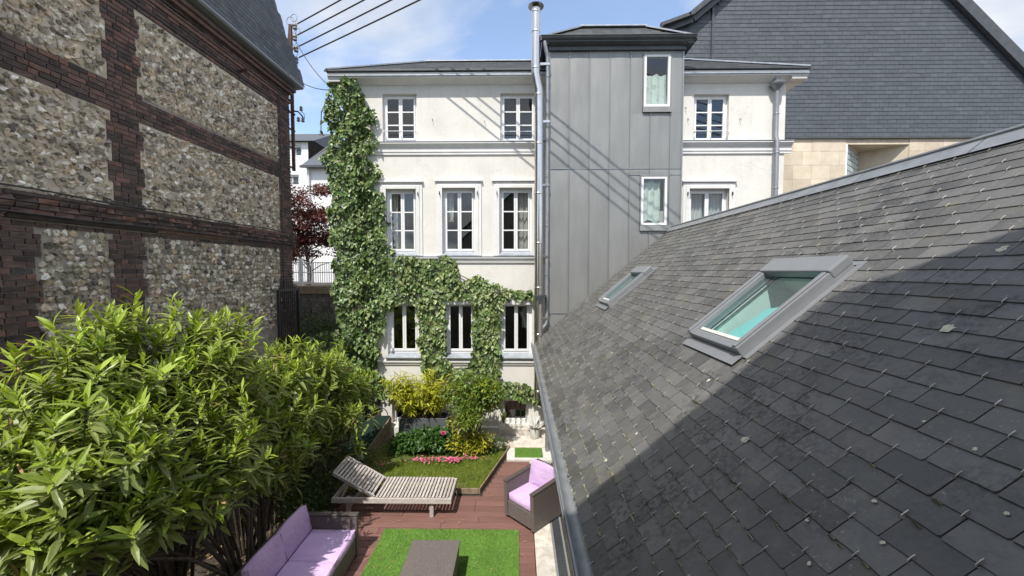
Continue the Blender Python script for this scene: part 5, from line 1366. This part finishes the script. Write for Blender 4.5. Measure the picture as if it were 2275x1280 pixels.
def furniture():
    # two-seat sofa
    S = thing('rattan_sofa', 'dark brown rattan two seat sofa with lilac cushions in the shade of the bush', 'sofa', (-2.6, 4.6, 0))
    xb, xf, y0, y1 = -3.0, -2.24, 3.98, 5.32
    MB().box(xb, xf, y0 + .075, y1 - .075, .05, .30).build('base', 'rattan', S, bevel=.012)
    for a, b in ((y0, y0 + .073), (y1 - .073, y1)):
        o = MB().box(xb + .02, xf + .02, a, b, .03, .60).build('arm', 'rattan', S, bevel=.012); MB().box(xb + .015, xf + .025, a - .005, b + .005, .602, .625).build('rim', 'rattan_rim', o, bevel=.008)
    o = MB().hexa([(xb, y0 + .075, .302), (xb + .10, y0 + .075, .302), (xb + .10, y1 - .075, .302), (xb, y1 - .075, .302), (xb - .10, y0 + .075, .64), (xb - .02, y0 + .075, .64), (xb - .02, y1 - .075, .64), (xb - .10, y1 - .075, .64)]).build('backrest', 'rattan', S, bevel=.012)
    MB().box(xb - .11, xb - .01, y0 + .07, y1 - .07, .642, .665).build('rim', 'rattan_rim', o, bevel=.008)
    ym = (y0 + y1) / 2
    for a, b in ((y0 + .08, ym - .004), (ym + .004, y1 - .08)):
        cushion(S, xb + .17, xf + .005, a, b, .31, .42, name='seat_cushion')
        cushion(S, xb + .075, xb + .165, a, b, .42, .77, tilt=-.22, pivot=(xb + .12, 0, .42), name='back_cushion')
    # coffee table
    T = thing('rattan_coffee_table', 'low brown rattan coffee table on the green rug', 'table', (-1.07, 4.7, 0))
    MB().box(-1.385, -.755, 4.05, 5.045, .405, .425).build('tabletop', 'rattan', T, bevel=.006)
    MB().box(-1.37, -.77, 4.06, 5.03, .02, .403).build('base', 'rattan', T, bevel=.008)
    # armchair
    A = thing('rattan_armchair', 'brown rattan armchair with pink lilac cushions beside the glazed wall', 'armchair', (.26, 6.225, 0), math.radians(-45))
    # local: faces -Y... front edge at y=-.31
    w = .325
    MB().box(-w + .072, w - .072, -w, w - .075, .05, .30).build('base', 'rattan', A, bevel=.012, local=True)
    for a, b in ((-w, -w + .07), (w - .07, w)):
        o = MB().hexa([(a, -w - .005, .03), (b, -w - .005, .03), (b, w, .03), (a, w, .03), (a, -w - .03, .60), (b, -w - .03, .60), (b, w + .03, .64), (a, w + .03, .64)]).build('arm', 'rattan', A, bevel=.012, local=True)
        MB().hexa([(a - .004, -w - .036, .602), (b + .004, -w - .036, .602), (b + .004, w + .03, .642), (a - .004, w + .03, .642), (a - .004, -w - .036, .624), (b + .004, -w - .036, .624), (b + .004, w + .03, .665), (a - .004, w + .03, .665)]).build('rim', 'rattan_rim', o, bevel=.006, local=True)
    o = MB().hexa([(-w + .072, w - .07, .05), (w - .072, w - .07, .05), (w - .072, w, .05), (-w + .072, w, .05), (-w + .072, w - .0, .72), (w - .072, w - .0, .72), (w - .072, w + .07, .72), (-w + .072, w + .07, .72)]).build('backrest', 'rattan', A, bevel=.012, local=True)
    MB().box(-w + .068, w - .068, w - .006, w + .076, .722, .742).build('rim', 'rattan_rim', o, bevel=.006, local=True)
    cushion(A, -w + .08, w - .08, -w + .01, w - .16, .305, .415, name='seat_cushion', local=True)
    cushion(A, -w + .08, w - .08, w - .17, w - .08, .415, .78, tilt=-.2, pivot=(0, w - .12, .41), name='back_cushion', axis='X', local=True)
    # sun lounger
    L = thing('teak_sun_lounger', 'weathered slatted teak sun lounger with raised back on the deck', 'sun lounger', (-2, 6.45, 0))
    x0, x1, y0, y1, z = -3.0, -1.06, 6.13, 6.77, .335
    for y in (y0, y1 - .035): MB().box(x0, x1, y, y + .035, z - .085, z + .0).build('side_rail', 'teak', L, bevel=.004)
    MB().box(x1 - .04, x1, y0 + .036, y1 - .036, z - .08, z + .002).build('end_rail', 'teak', L, bevel=.004); MB().box(x0, x0 + .04, y0 + .036, y1 - .036, z - .08, z - .01).build('end_rail', 'teak', L, bevel=.004)
    piv = -2.32
    x = piv + .03
    while x < x1 - .05: MB().box(x, x + .038, y0 + .008, y1 - .008, z + .002, z + .022).build('slat', 'teak', L, bevel=.003); x += .057
    ang = math.radians(30); ux, uz = -math.cos(ang), math.sin(ang); n = 13
    for k in range(n):
        d0 = .02 + k * .056; p = Vector((piv + ux * d0, 0, z + .02 + uz * d0)); q = Vector((piv + ux * (d0 + .038), 0, z + .02 + uz * (d0 + .038)))
        MB().beam(((p.x + q.x) / 2, y0 + .05, (p.z + q.z) / 2), ((p.x + q.x) / 2, y1 - .05, (p.z + q.z) / 2), .038, .018, (-uz * -1, 0, -ux)).build('slat', 'teak', L, bevel=.003)
    for y in (y0 + .025, y1 - .06): MB().beam((piv, y + .017, z + .0), (piv + ux * .77, y + .017, z + uz * .77), .034, .05, (uz, 0, -ux)).build('back_rail', 'teak', L, bevel=.004)
    MB().beam((piv + ux * .755, y0 + .06, z + .015 + uz * .755), (piv + ux * .755, y1 - .06, z + .015 + uz * .755), .03, .03).build('back_end_rail', 'teak', L)
    for y in (y0 + .10, y1 - .13): MB().beam((piv + ux * .48, y, z + uz * .48 - .02), (x0 + .12, y, z - .05), .028, .028).build('back_prop', 'teak', L)
    for x in (-2.78, -1.42):
        for y in (y0 + .037, y1 - .085): MB().box(x, x + .065, y, y + .048, .002, z - .01).build('leg', 'teak', L, bevel=.004)
    MB().beam((-2.745, y0 + .1, .14), (-2.745, y1 - .1, .14), .03, .05).build('stretcher', 'teak', L)
    # grey plastic barbecue box in front of the sofa
    G = thing('grey_lidded_barbecue', 'grey plastic lidded box standing at the near arm of the rattan sofa', 'barbecue', (-2.75, 3.55, 0))
    MB().box(-3.06, -2.46, 3.40, 3.86, .1, .70).build('body', 'plastic_dark', G, bevel=.03)
    n = 10; pr = [(3.38 + .50 * t, .70 + .13 * math.sin(math.pi * min(1, t * 1.1 + .05)) ** .6) for t in np.linspace(0, 1, n)]
    MB().extrude([(3.38, .702)] + pr + [(3.88, .702)], 0, -3.08, -2.80).build('lid', 'plastic', G, smooth=True, bevel=.01)
    MB().box(-2.79, -2.40, 3.36, 3.90, .705, .76).build('side_lid', 'plastic', G, bevel=.02); MB().box(-2.74, -2.45, 3.42, 3.84, .761, .772).build('lid_panel', 'alu', G, bevel=.004)
    for xx in (-3.02, -2.50):
        for yy in (3.44, 3.82): MB().box(xx - .03, xx + .03, yy - .03, yy + .03, -.02, .1).build('foot', 'plastic_dark', G)


def small_things():
    # planter with yellow bamboo
    P = thing('grey_planter_box', 'long grey rectangular planter box against the white house', 'planter', (-2.25, 9.0, 0))
    x0, x1, y0, y1, z0, z1 = -2.72, -1.60, 8.80, 9.22, -.02, .62; t = .035
    m = MB(); m.box(x0, x1, y0, y0 + t, z0, z1); m.box(x0, x1, y1 - t, y1, z0, z1); m.box(x0, x0 + t, y0 + t, y1 - t, z0, z1); m.box(x1 - t, x1, y0 + t, y1 - t, z0, z1); m.build('box', 'planter', P, bevel=.006)
    MB().box(x0 + t, x1 - t, y0 + t, y1 - t, z0, z1 - .07).build('soil', 'soil', P)
    B = thing('yellow_bamboo', 'yellow leaved bamboo growing in the grey planter', 'bamboo', (-2.2, 9.0, .55))
    st = MB(); tips = []
    r = random.Random(11)
    for k in range(34):
        bx = r.uniform(-2.55, -1.68); by = r.uniform(8.9, 9.12); tx = bx + r.uniform(-.55, .45); ty = by + r.uniform(-.35, .1); tz = r.uniform(1.1, 1.62)
        mid = Vector(((bx * .6 + tx * .4), (by + ty) / 2, .55 + (tz - .55) * .6)); st.tube([(bx, by, .5), mid, (tx, ty, tz)], [.006, .005, .003], 5)
        for _ in range(16): t_ = r.uniform(.35, 1.05); tips.append((bx + (tx - bx) * t_ + r.uniform(-.08, .08), by + (ty - by) * t_ + r.uniform(-.08, .08), .55 + (tz - .55) * t_ + r.uniform(-.05, .06)))
    st.build('stems', 'oldwood', B)
    T = np.array(tips); T = np.repeat(T, 6, 0); n = len(T); P_ = T + rng.normal(size=(n, 3)) * .035
    D = rand_dir(n) * [1, 1, .7] + np.array([0, -.2, -.2]); pieces(B, 'leaf', LANCE, rng.integers(0, 3, n), frames(P_, D, np.array([0, 0, 1.]) + rand_dir(n) * .6, rng.uniform(.10, .19, n)), 'bamboo', 150, 'leaves')
    # nandina shrub, yellow and green
    N = thing('nandina_shrub', 'tall shrub of mixed green and yellow leaves on many thin stems', 'shrub', (-1.0, 8.45, 0))
    st = MB(); r = random.Random(4); cs = []; rs = []
    for k in range(17):
        a = r.uniform(0, 6.28); R = r.uniform(.05, .55); tx, ty, tz = -.95 + R * math.cos(a) * 1.1, 8.45 + R * .75 * math.sin(a), r.uniform(1.0, 1.62) - .15 * R
        bx, by = -.98 + r.uniform(-.14, .14), 8.46 + r.uniform(-.1, .1)
        st.tube([(bx, by, 0), ((bx + tx) / 2 + r.uniform(-.05, .05), (by + ty) / 2, tz * .55), (tx, ty, tz)], [.011, .008, .004], 5)
        cs.append((tx, ty, tz)); rs.append((.29, .26, .22))
    for k in range(9): cs.append((-1.2 + r.uniform(-.15, .5), 8.35 + r.uniform(-.12, .1), r.uniform(.2, .85))); rs.append((.16, .13, .11))
    st.build('stems', 'bark', N)
    leaf_cloud(N, 'leaf', 'leaves', cs, rs, 6500, .085, 'nandina', [oval_leaf(.42), lance_leaf(.3, .03, .1)], .8, 120, shell=.25)
    ylw = [c for i, c in enumerate(cs) if i % 2 == 0 or i > 16]
    leaf_cloud(N, 'yellow_leaf', 'yellow_leaves', ylw, [(.22, .18, .15)] * len(ylw), 2300, .085, 'nandina_y', [oval_leaf(.42)], .8, 100, shell=.5)
    # peony bush
    Q = thing('peony_bush', 'low green peony bush with a pink flower in front of the planter', 'bush', (-2.0, 8.4, 0))
    cs = [(-2.55, 8.42, .20), (-2.25, 8.38, .27), (-1.95, 8.35, .29), (-1.65, 8.38, .28), (-1.42, 8.42, .22), (-2.1, 8.55, .3), (-1.75, 8.55, .3)]
    st = MB()
    for c in cs:
        for k in range(4): st.tube([(c[0] * .7 - 2.0 * .3, 8.45, 0), (c[0] + .12 * math.cos(k * 1.6), c[1] + .12 * math.sin(k * 1.6), c[2] + .05)], [.008, .004], 5)
    st.build('stems', 'under', Q)
    leaf_cloud(Q, 'leaf', 'leaves', cs, [(.26, .24, .20)] * len(cs), 2600, .11, 'peony', [lance_leaf(.34, .04, .15), oval_leaf(.4)], .9, 200, shell=.35)
    f = onY(985, 964, 8.25); n = 60; d = rand_dir(n); d[:, 2] = np.abs(d[:, 2])
    pieces(Q, 'petal', [oval_leaf(.8)], np.zeros(n, int), frames(np.array(f) + d * .012, d, rand_dir(n), rng.uniform(.04, .065, n)), 'pink', 0, 'flower')
    # young plants near the terrace corner
    U = thing('border_plant', 'small feathery green plant at the corner of the lawn by the terrace', 'plant', (-.45, 8.5, 0))
    leaf_cloud(U, 'leaf', 'leaves', [(-.62, 8.38, .14), (-.4, 8.55, .18), (-.78, 8.5, .2)], [(.17, .15, .16)] * 3, 900, .06, 'under', [lance_leaf(.25, .03, .1)], .7, 60)
    MB().tube([(-.6, 8.45, 0), (-.58, 8.45, .2)], .006, 5).build('stem', 'bark', U)
    # green felt covered hatch ramp
    R = thing('green_felt_hatch', 'sloping cellar hatch covered in dark green felt with worn timber sides', 'hatch', (-3.3, 8.7, 0))
    p = [(-3.75, 8.15, -.02), (-3.25, 8.15, -.02), (-3.02, 9.25, -.02), (-3.75, 9.25, -.02), (-3.75, 8.15, .10), (-3.25, 8.15, .10), (-3.02, 9.25, .50), (-3.75, 9.25, .50)]
    MB().hexa(p).build('body', 'oldwood', R, bevel=.006)
    MB().hexa([(-3.76, 8.14, .104), (-3.27, 8.14, .104), (-3.05, 9.26, .504), (-3.76, 9.26, .504), (-3.76, 8.14, .112), (-3.27, 8.14, .112), (-3.05, 9.26, .512), (-3.76, 9.26, .512)]).build('felt', 'greenfelt', R)
    MB().tube([(-3.4, 8.9 + .1 * math.sin(a), .45 + .22 * math.sin(a)) if False else (-3.28 + .22 * math.cos(a), 9.1, .56 + .22 * math.sin(a)) for a in np.linspace(-.2, 2.2, 12)], .011, 6).build('hose', 'plastic_dark', R)
    # garden spotlight
    l = onZ(815, 985, .1)
    S = thing('garden_spotlight', 'small white garden spotlight at the foot of the green hatch', 'spotlight', (l[0], l[1], 0))
    c = Vector((-3.30, 8.02, .12)); MB().tube([c, c + Vector((.05, -.09, .03)), c + Vector((.09, -.16, .05))], [.04, .055, .06], 14).build('head', 'potwhite', S, smooth=True); MB().tube([c + Vector((0, 0, -.14)), c + Vector((.02, -.02, 0))], .01, 6).build('stake', 'plastic_dark', S)
    # pot with pale plant by the downpipe
    K = thing('white_plant_pot', 'white plant pot with pale bleached leaves beside the barred basement window', 'plant pot', (.44, 9.14, .066))
    MB().lathe((.42, 9.10, .066), [(.095, 0), (.11, .02), (.125, .2), (.13, .22), (.118, .22), (.11, .18)], 20).build('pot', 'potwhite', K, smooth=True)
    n = 26; d = rand_dir(n); d[:, 2] = np.abs(d[:, 2]) + .6
    pieces(K, 'leaf', LANCE, rng.integers(0, 3, n), frames(np.array([[.42, 9.1, .25]] * n), d, rand_dir(n), rng.uniform(.2, .38, n)), 'potwhite', 26, 'leaves')
    K2 = thing('grass_plant_pot', 'small white pot with thin green grass on the basement window ledge', 'plant pot', (-.32, 9.25, .236))
    MB().lathe((-.33, 9.25, .236), [(.045, 0), (.055, .09), (.05, .1)], 14).build('pot', 'potwhite', K2, smooth=True)
    n = 30; d = rand_dir(n) * .3 + np.array([0, 0, 1]); pieces(K2, 'leaf', [lance_leaf(.06, .01, .1)], np.zeros(n, int), frames(np.array([[-.33, 9.25, .32]] * n), d, rand_dir(n), rng.uniform(.2, .36, n)), 'nandina', 30, 'leaves')
    for i, x in enumerate((-.03, .09)):
        b = thing('glass_bottle', ['clear glass bottle on the basement ledge, beside the small grass pot', 'clear glass bottle on the basement ledge, beside the white plant pot'][i], 'bottle', (x, 9.24, .236), group='bottles on the ledge')
        MB().lathe((x, 9.24, .236), [(.034, 0), (.036, .01), (.036, .10), (.014, .14), (.013, .17)], 14).build('body', 'bottle', b, smooth=True); MB().lathe((x, 9.24, .407), [(.016, 0), (.016, .02), (.01, .024)], 12).build('cap', 'potwhite', b)


# ------------------------------------------------------------------ ivy and the tall bush
def in_poly(px, py, poly):
    ins = np.zeros(len(px), bool); n = len(poly)
    for i in range(n):
        x1, y1 = poly[i]; x2, y2 = poly[(i + 1) % n]
        c = ((y1 > py) != (y2 > py)) & (px < (x2 - x1) * (py - y1) / ((y2 - y1) if y2 != y1 else 1e-9) + x1); ins ^= c
    return ins


def ivy():
    V = thing('climbing_ivy', 'dense green ivy climbing the corner and framing the ground floor windows of the white house', 'ivy', (-3.9, 9.3, 0))
    polys = [  # outline in photo pixels on the facade plane, thickness in metres, density, pale share
        ([(738, 182), (800, 178), (808, 232), (846, 245), (830, 280), (845, 318), (818, 345), (848, 370), (838, 415), (862, 470), (856, 520), (876, 560), (880, 650), (862, 690), (850, 740), (842, 800), (852, 850), (830, 900), (802, 930), (792, 850), (770, 780), (755, 700), (742, 640), (752, 570), (735, 500), (742, 430), (724, 360), (744, 300), (722, 260), (720, 222), (736, 210)], .24, 520, .16),
        ([(850, 575), (890, 562), (940, 578), (985, 568), (1022, 585), (1015, 625), (1060, 612), (1105, 628), (1140, 645), (1185, 640), (1186, 662), (1120, 668), (1110, 720), (1116, 795), (1110, 835), (1060, 825), (1000, 838), (945, 832), (935, 760), (925, 680), (900, 672), (868, 690), (845, 640)], .14, 560, .5),
        ([(842, 845), (890, 850), (905, 875), (870, 892), (838, 880)], .16, 380, .1), ([(1100, 850), (1150, 846), (1196, 852), (1194, 895), (1150, 888), (1105, 880)], .16, 420, .5),
        ([(710, 258), (720, 258), (718, 300), (708, 300)], .05, 150, 0.0), ([(690, 745), (760, 725), (830, 745), (835, 880), (800, 930), (740, 860)], .5, 300, .15)]
    hol = [(872, 675, 930, 795), (988, 664, 1052, 797), (1112, 668, 1188, 802), (1000, 792, 1045, 814)]
    allP = []; allN = []; pale = []
    for poly, th, dens, ps in polys:
        a = np.array(poly); x0, x1, y0, y1 = a[:, 0].min(), a[:, 0].max(), a[:, 1].min(), a[:, 1].max()
        area = (x1 - x0) * (y1 - y0) / 92.5 ** 2; n = int(area * dens * 1.35)
        px = rng.uniform(x0, x1, n); py = rng.uniform(y0, y1, n)
        wob = 4 * np.sin(py * .11) + 3 * np.sin(px * .13)
        k = in_poly(px + wob, py + 3 * np.sin(px * .09), poly)
        for (hx0, hy0, hx1, hy1) in hol: k &= ~((px > hx0 + 3) & (px < hx1 - 2) & (py > hy0) & (py < hy1))
        # gaps
        k &= (np.sin(px * .085 + 1) * np.sin(py * .07 + px * .02) > -.93)
        px, py = px[k], py[k]
        dd = np.array([onY(a_, b_, 9.36) for a_, b_ in zip(px, py)])
        lump = .5 + .5 * np.sin(dd[:, 0] * 6.1 + 1.7 * np.sin(dd[:, 2] * 3)) * np.sin(dd[:, 2] * 5.3 + .6)
        off = th * (.18 + .82 * lump) * (rng.random(len(px)) ** .55)
        dd[:, 1] -= off
        allP.append(dd); gx = np.cos(dd[:, 0] * 6.1) * .5; gz = np.cos(dd[:, 2] * 5.3) * .4
        allN.append(np.c_[gx, -np.ones(len(px)), .35 + gz]); pale.append(rng.random(len(px)) < ps)
    P = np.concatenate(allP); Nn = np.concatenate(allN) + rand_dir(len(P)) * .55; pl = np.concatenate(pale); n = len(P)
    D = np.array([0, -.25, -1.]) + rand_dir(n) * .75; S = np.where(rng.random(n) < .3, rng.uniform(.035, .07, n), rng.uniform(.06, .125, n))
    MMs = frames(P, D, Nn, S)
    pieces(V, 'leaf', IVY, np.zeros((~pl).sum(), int), MMs[~pl], 'ivy', 200, 'leaves'); pieces(V, 'pale_leaf', IVY, np.zeros(pl.sum(), int), MMs[pl], 'ivy_pale', 100, 'pale_leaves')
    st = MB(); r = random.Random(2)
    for k in range(16):
        x = -3.75 + r.uniform(-.25, .35); pts = []
        z = 0
        while z < 8.2: pts.append((x + .12 * math.sin(z * 1.3 + k) - (.25 * z / 8), 9.36 - r.uniform(0, .05), z)); z += .5
        st.tube(pts, [.028 - .002 * i * .7 for i in range(len(pts))], 5)
    for (pts) in ([(850, 600), (930, 600), (1010, 605), (1080, 640), (1180, 655)], [(955, 620), (958, 700), (965, 790)], [(1080, 640), (1082, 720), (1080, 800)], [(845, 868), (900, 870)], [(955, 815), (1030, 812), (1100, 815)], [(1195, 890), (1150, 870), (1100, 862)], [(735, 200), (714, 250), (713, 300)]):
        st.tube([Vector(onY(x, y, 9.34)) for x, y in pts], .012, 5)
    st.build('stems', 'bark', V)


def oleander():
    O = thing('oleander_bush', 'tall spreading oleander bush with long narrow bright green leaves before the brick wall', 'bush', (-3.7, 4.8, 0))
    cl = []  # centre and radius; positions from pixel directions at chosen depths over the bed
    for px, py, Y, r in ((220, 760, 3.6, .42), (150, 850, 3.3, .42), (300, 860, 3.7, .45), (400, 775, 4.2, .42), (490, 775, 4.5, .45), (440, 860, 4.1, .45), (100, 930, 3.0, .42), (30, 1020, 2.7, .38), (170, 1010, 2.8, .40),
                         (300, 970, 3.3, .42), (420, 960, 3.7, .45), (540, 880, 4.9, .45), (630, 850, 6.0, .55), (700, 830, 6.8, .60), (755, 870, 7.4, .52), (590, 970, 5.4, .42), (690, 930, 6.6, .48), (60, 1130, 2.6, .33), (130, 1090, 2.65, .30),
                         (250, 1090, 3.0, .34), (390, 1050, 3.4, .36), (505, 1000, 3.9, .36), (770, 940, 7.0, .42), (-90, 1000, 2.9, .45), (230, 900, 3.4, .4), (355, 900, 3.8, .4), (190, 1175, 2.7, .28), (110, 1160, 2.65, .30), (270, 1140, 2.9, .28), (330, 1090, 3.2, .30), (440, 1070, 3.6, .27), (40, 1190, 2.6, .25), (595, 890, 5.6, .48), (560, 930, 5.0, .40), (640, 920, 5.9, .45), (610, 960, 5.6, .38), (560, 1000, 5.2, .32), (520, 950, 4.8, .38), (660, 985, 6.2, .32), (470, 1040, 3.9, .3), (570, 1040, 5.0, .3), (620, 1020, 5.6, .28), (800, 870, 7.9, .4), (280, 1020, 3.0, .3), (650, 790, 6.4, .3)):
        c = onY(px, py, Y); cl.append((c, r))
    tips = []; axes = []; wood = MB(); r = random.Random(8)
    bases = [Vector((r.uniform(-4.2, -3.3), r.uniform(3.9, 6.9), 0)) for _ in range(16)]
    for ci, (c, R) in enumerate(cl):
        C_ = Vector(c); b = min(bases, key=lambda q: (q.xy - C_.xy).length + r.uniform(0, .6))
        root = C_ + Vector((0, 0, -R * .75))
        for s in range(2):
            b2 = b + Vector((r.uniform(-.15, .15), r.uniform(-.15, .15), 0)); mid = b2.lerp(root, .55) + Vector((r.uniform(-.12, .12), r.uniform(-.12, .12), .25))
            wood.tube([b2, b2.lerp(mid, .5) + Vector((0, 0, .1)), mid, root + Vector((r.uniform(-.2, .2), r.uniform(-.2, .2), 0))], [.021, .018, .014, .010], 6)
        n = int(40 * (R / .5) ** 2)
        for k in range(n):
            d = rand_dir(1)[0]
            if d[2] < -.35 and r.random() < .7: d[2] = -d[2]
            rr = R * r.uniform(.5, 1.22) * (1 + .15 * math.sin(d[0] * 5 + ci))
            t = C_ + Vector(d) * rr
            if t.x < XW + .3: continue
            ax = (Vector(d) * .55 + Vector((r.uniform(-.3, .3), r.uniform(-.3, .3), .95))).normalized(); tips.append(t); axes.append(ax)
            if k % 2 == 0: wood.tube([root + Vector(d) * R * .15, (root + t) / 2 + Vector((0, 0, -.03)), t - ax * .05], [.008, .006, .004], 4, cap=False)
    wood.build('stems', 'bark_dark', O)
    T = np.array(tips); A = np.array(axes); K = 19; n = len(T)
    # whorled leaves along the last 30 cm of each shoot
    Tr = np.repeat(T, K, 0); Ar = np.repeat(A, K, 0); j = np.tile(np.arange(K), n) / (K - 1.0)
    back = j * .30 * np.repeat(rng.uniform(.7, 1.2, n), K); ph = np.tile(np.arange(K) * 2.1, n) + np.repeat(rng.uniform(0, 6.3, n), K) + rng.normal(size=n * K) * .2
    e1 = np.cross(Ar, np.array([.3, .2, .9])); e1 /= np.linalg.norm(e1, axis=1)[:, None]; e2 = np.cross(Ar, e1)
    rad = e1 * np.cos(ph)[:, None] + e2 * np.sin(ph)[:, None]
    el = 1.1 - 1.35 * j + rng.normal(size=n * K) * .2
    D = rad * np.cos(el)[:, None] + Ar * np.sin(el)[:, None] + np.array([0, 0, -.10]) * (j ** 2)[:, None]
    P = Tr - Ar * back[:, None]; Nn = Ar - rad * .25 + rand_dir(n * K) * .2
    S = rng.uniform(.14, .26, n * K) * (.55 + .45 * np.sqrt(j)) * rng.choice([1, 1, 1, .7], n * K); MMs = frames(P, D, Nn, S)
    young = (j < .38)
    pid = rng.integers(0, 4, n * K)
    pieces(O, 'young_leaf', OLE, pid[young], MMs[young], 'oleander_young', 120, 'young_leaves'); pieces(O, 'leaf', OLE, pid[~young], MMs[~young], 'oleander', 180, 'leaves')
    m = 150; k = rng.choice(n, m); Pd = T[k] - np.array([0, 0, .12])
    Pd = np.repeat(Pd, 3, 0) + rng.normal(size=(m * 3, 3)) * .03; pieces(O, 'dry_leaf', LANCE, rng.integers(0, 3, m * 3), frames(Pd, rand_dir(m * 3) + np.array([0, 0, -.6]), rand_dir(m * 3), rng.uniform(.1, .16, m * 3)), 'dry', 0, 'dry_leaves')
    # undergrowth between the bush and the deck
    U = thing('undergrowth_shrub', 'low leafy undergrowth between the oleander stems and the teak lounger', 'shrub', (-3.4, 6.4, 0))
    cs = [(-3.35, 6.5, .25), (-3.6, 6.9, .35), (-3.3, 7.3, .3), (-3.5, 6.0, .22), (-3.75, 7.6, .5), (-3.25, 7.8, .25), (-3.9, 6.4, .4), (-3.9, 8.0, .5), (-3.35, 6.15, .2), (-4.2, 7.3, .6)]
    leaf_cloud(U, 'leaf', 'leaves', cs, [(.33, .32, .28)] * len(cs), 3600, .075, 'under', OVAL, .8, 100, shell=.3)
    MB().tube([(-3.6, 6.9, 0), (-3.6, 6.9, .35)], .012, 5).build('stem', 'bark', U)


setting(); deck(); house(); tower(); flue_and_pipes(); extension(); left_building(); back_building(); alley(); camera_house()
wires(); furniture(); small_things(); ivy(); oleander()
SC.cycles.max_bounces = 8; SC.cycles.transparent_max_bounces = 12; SC.cycles.use_denoising = True
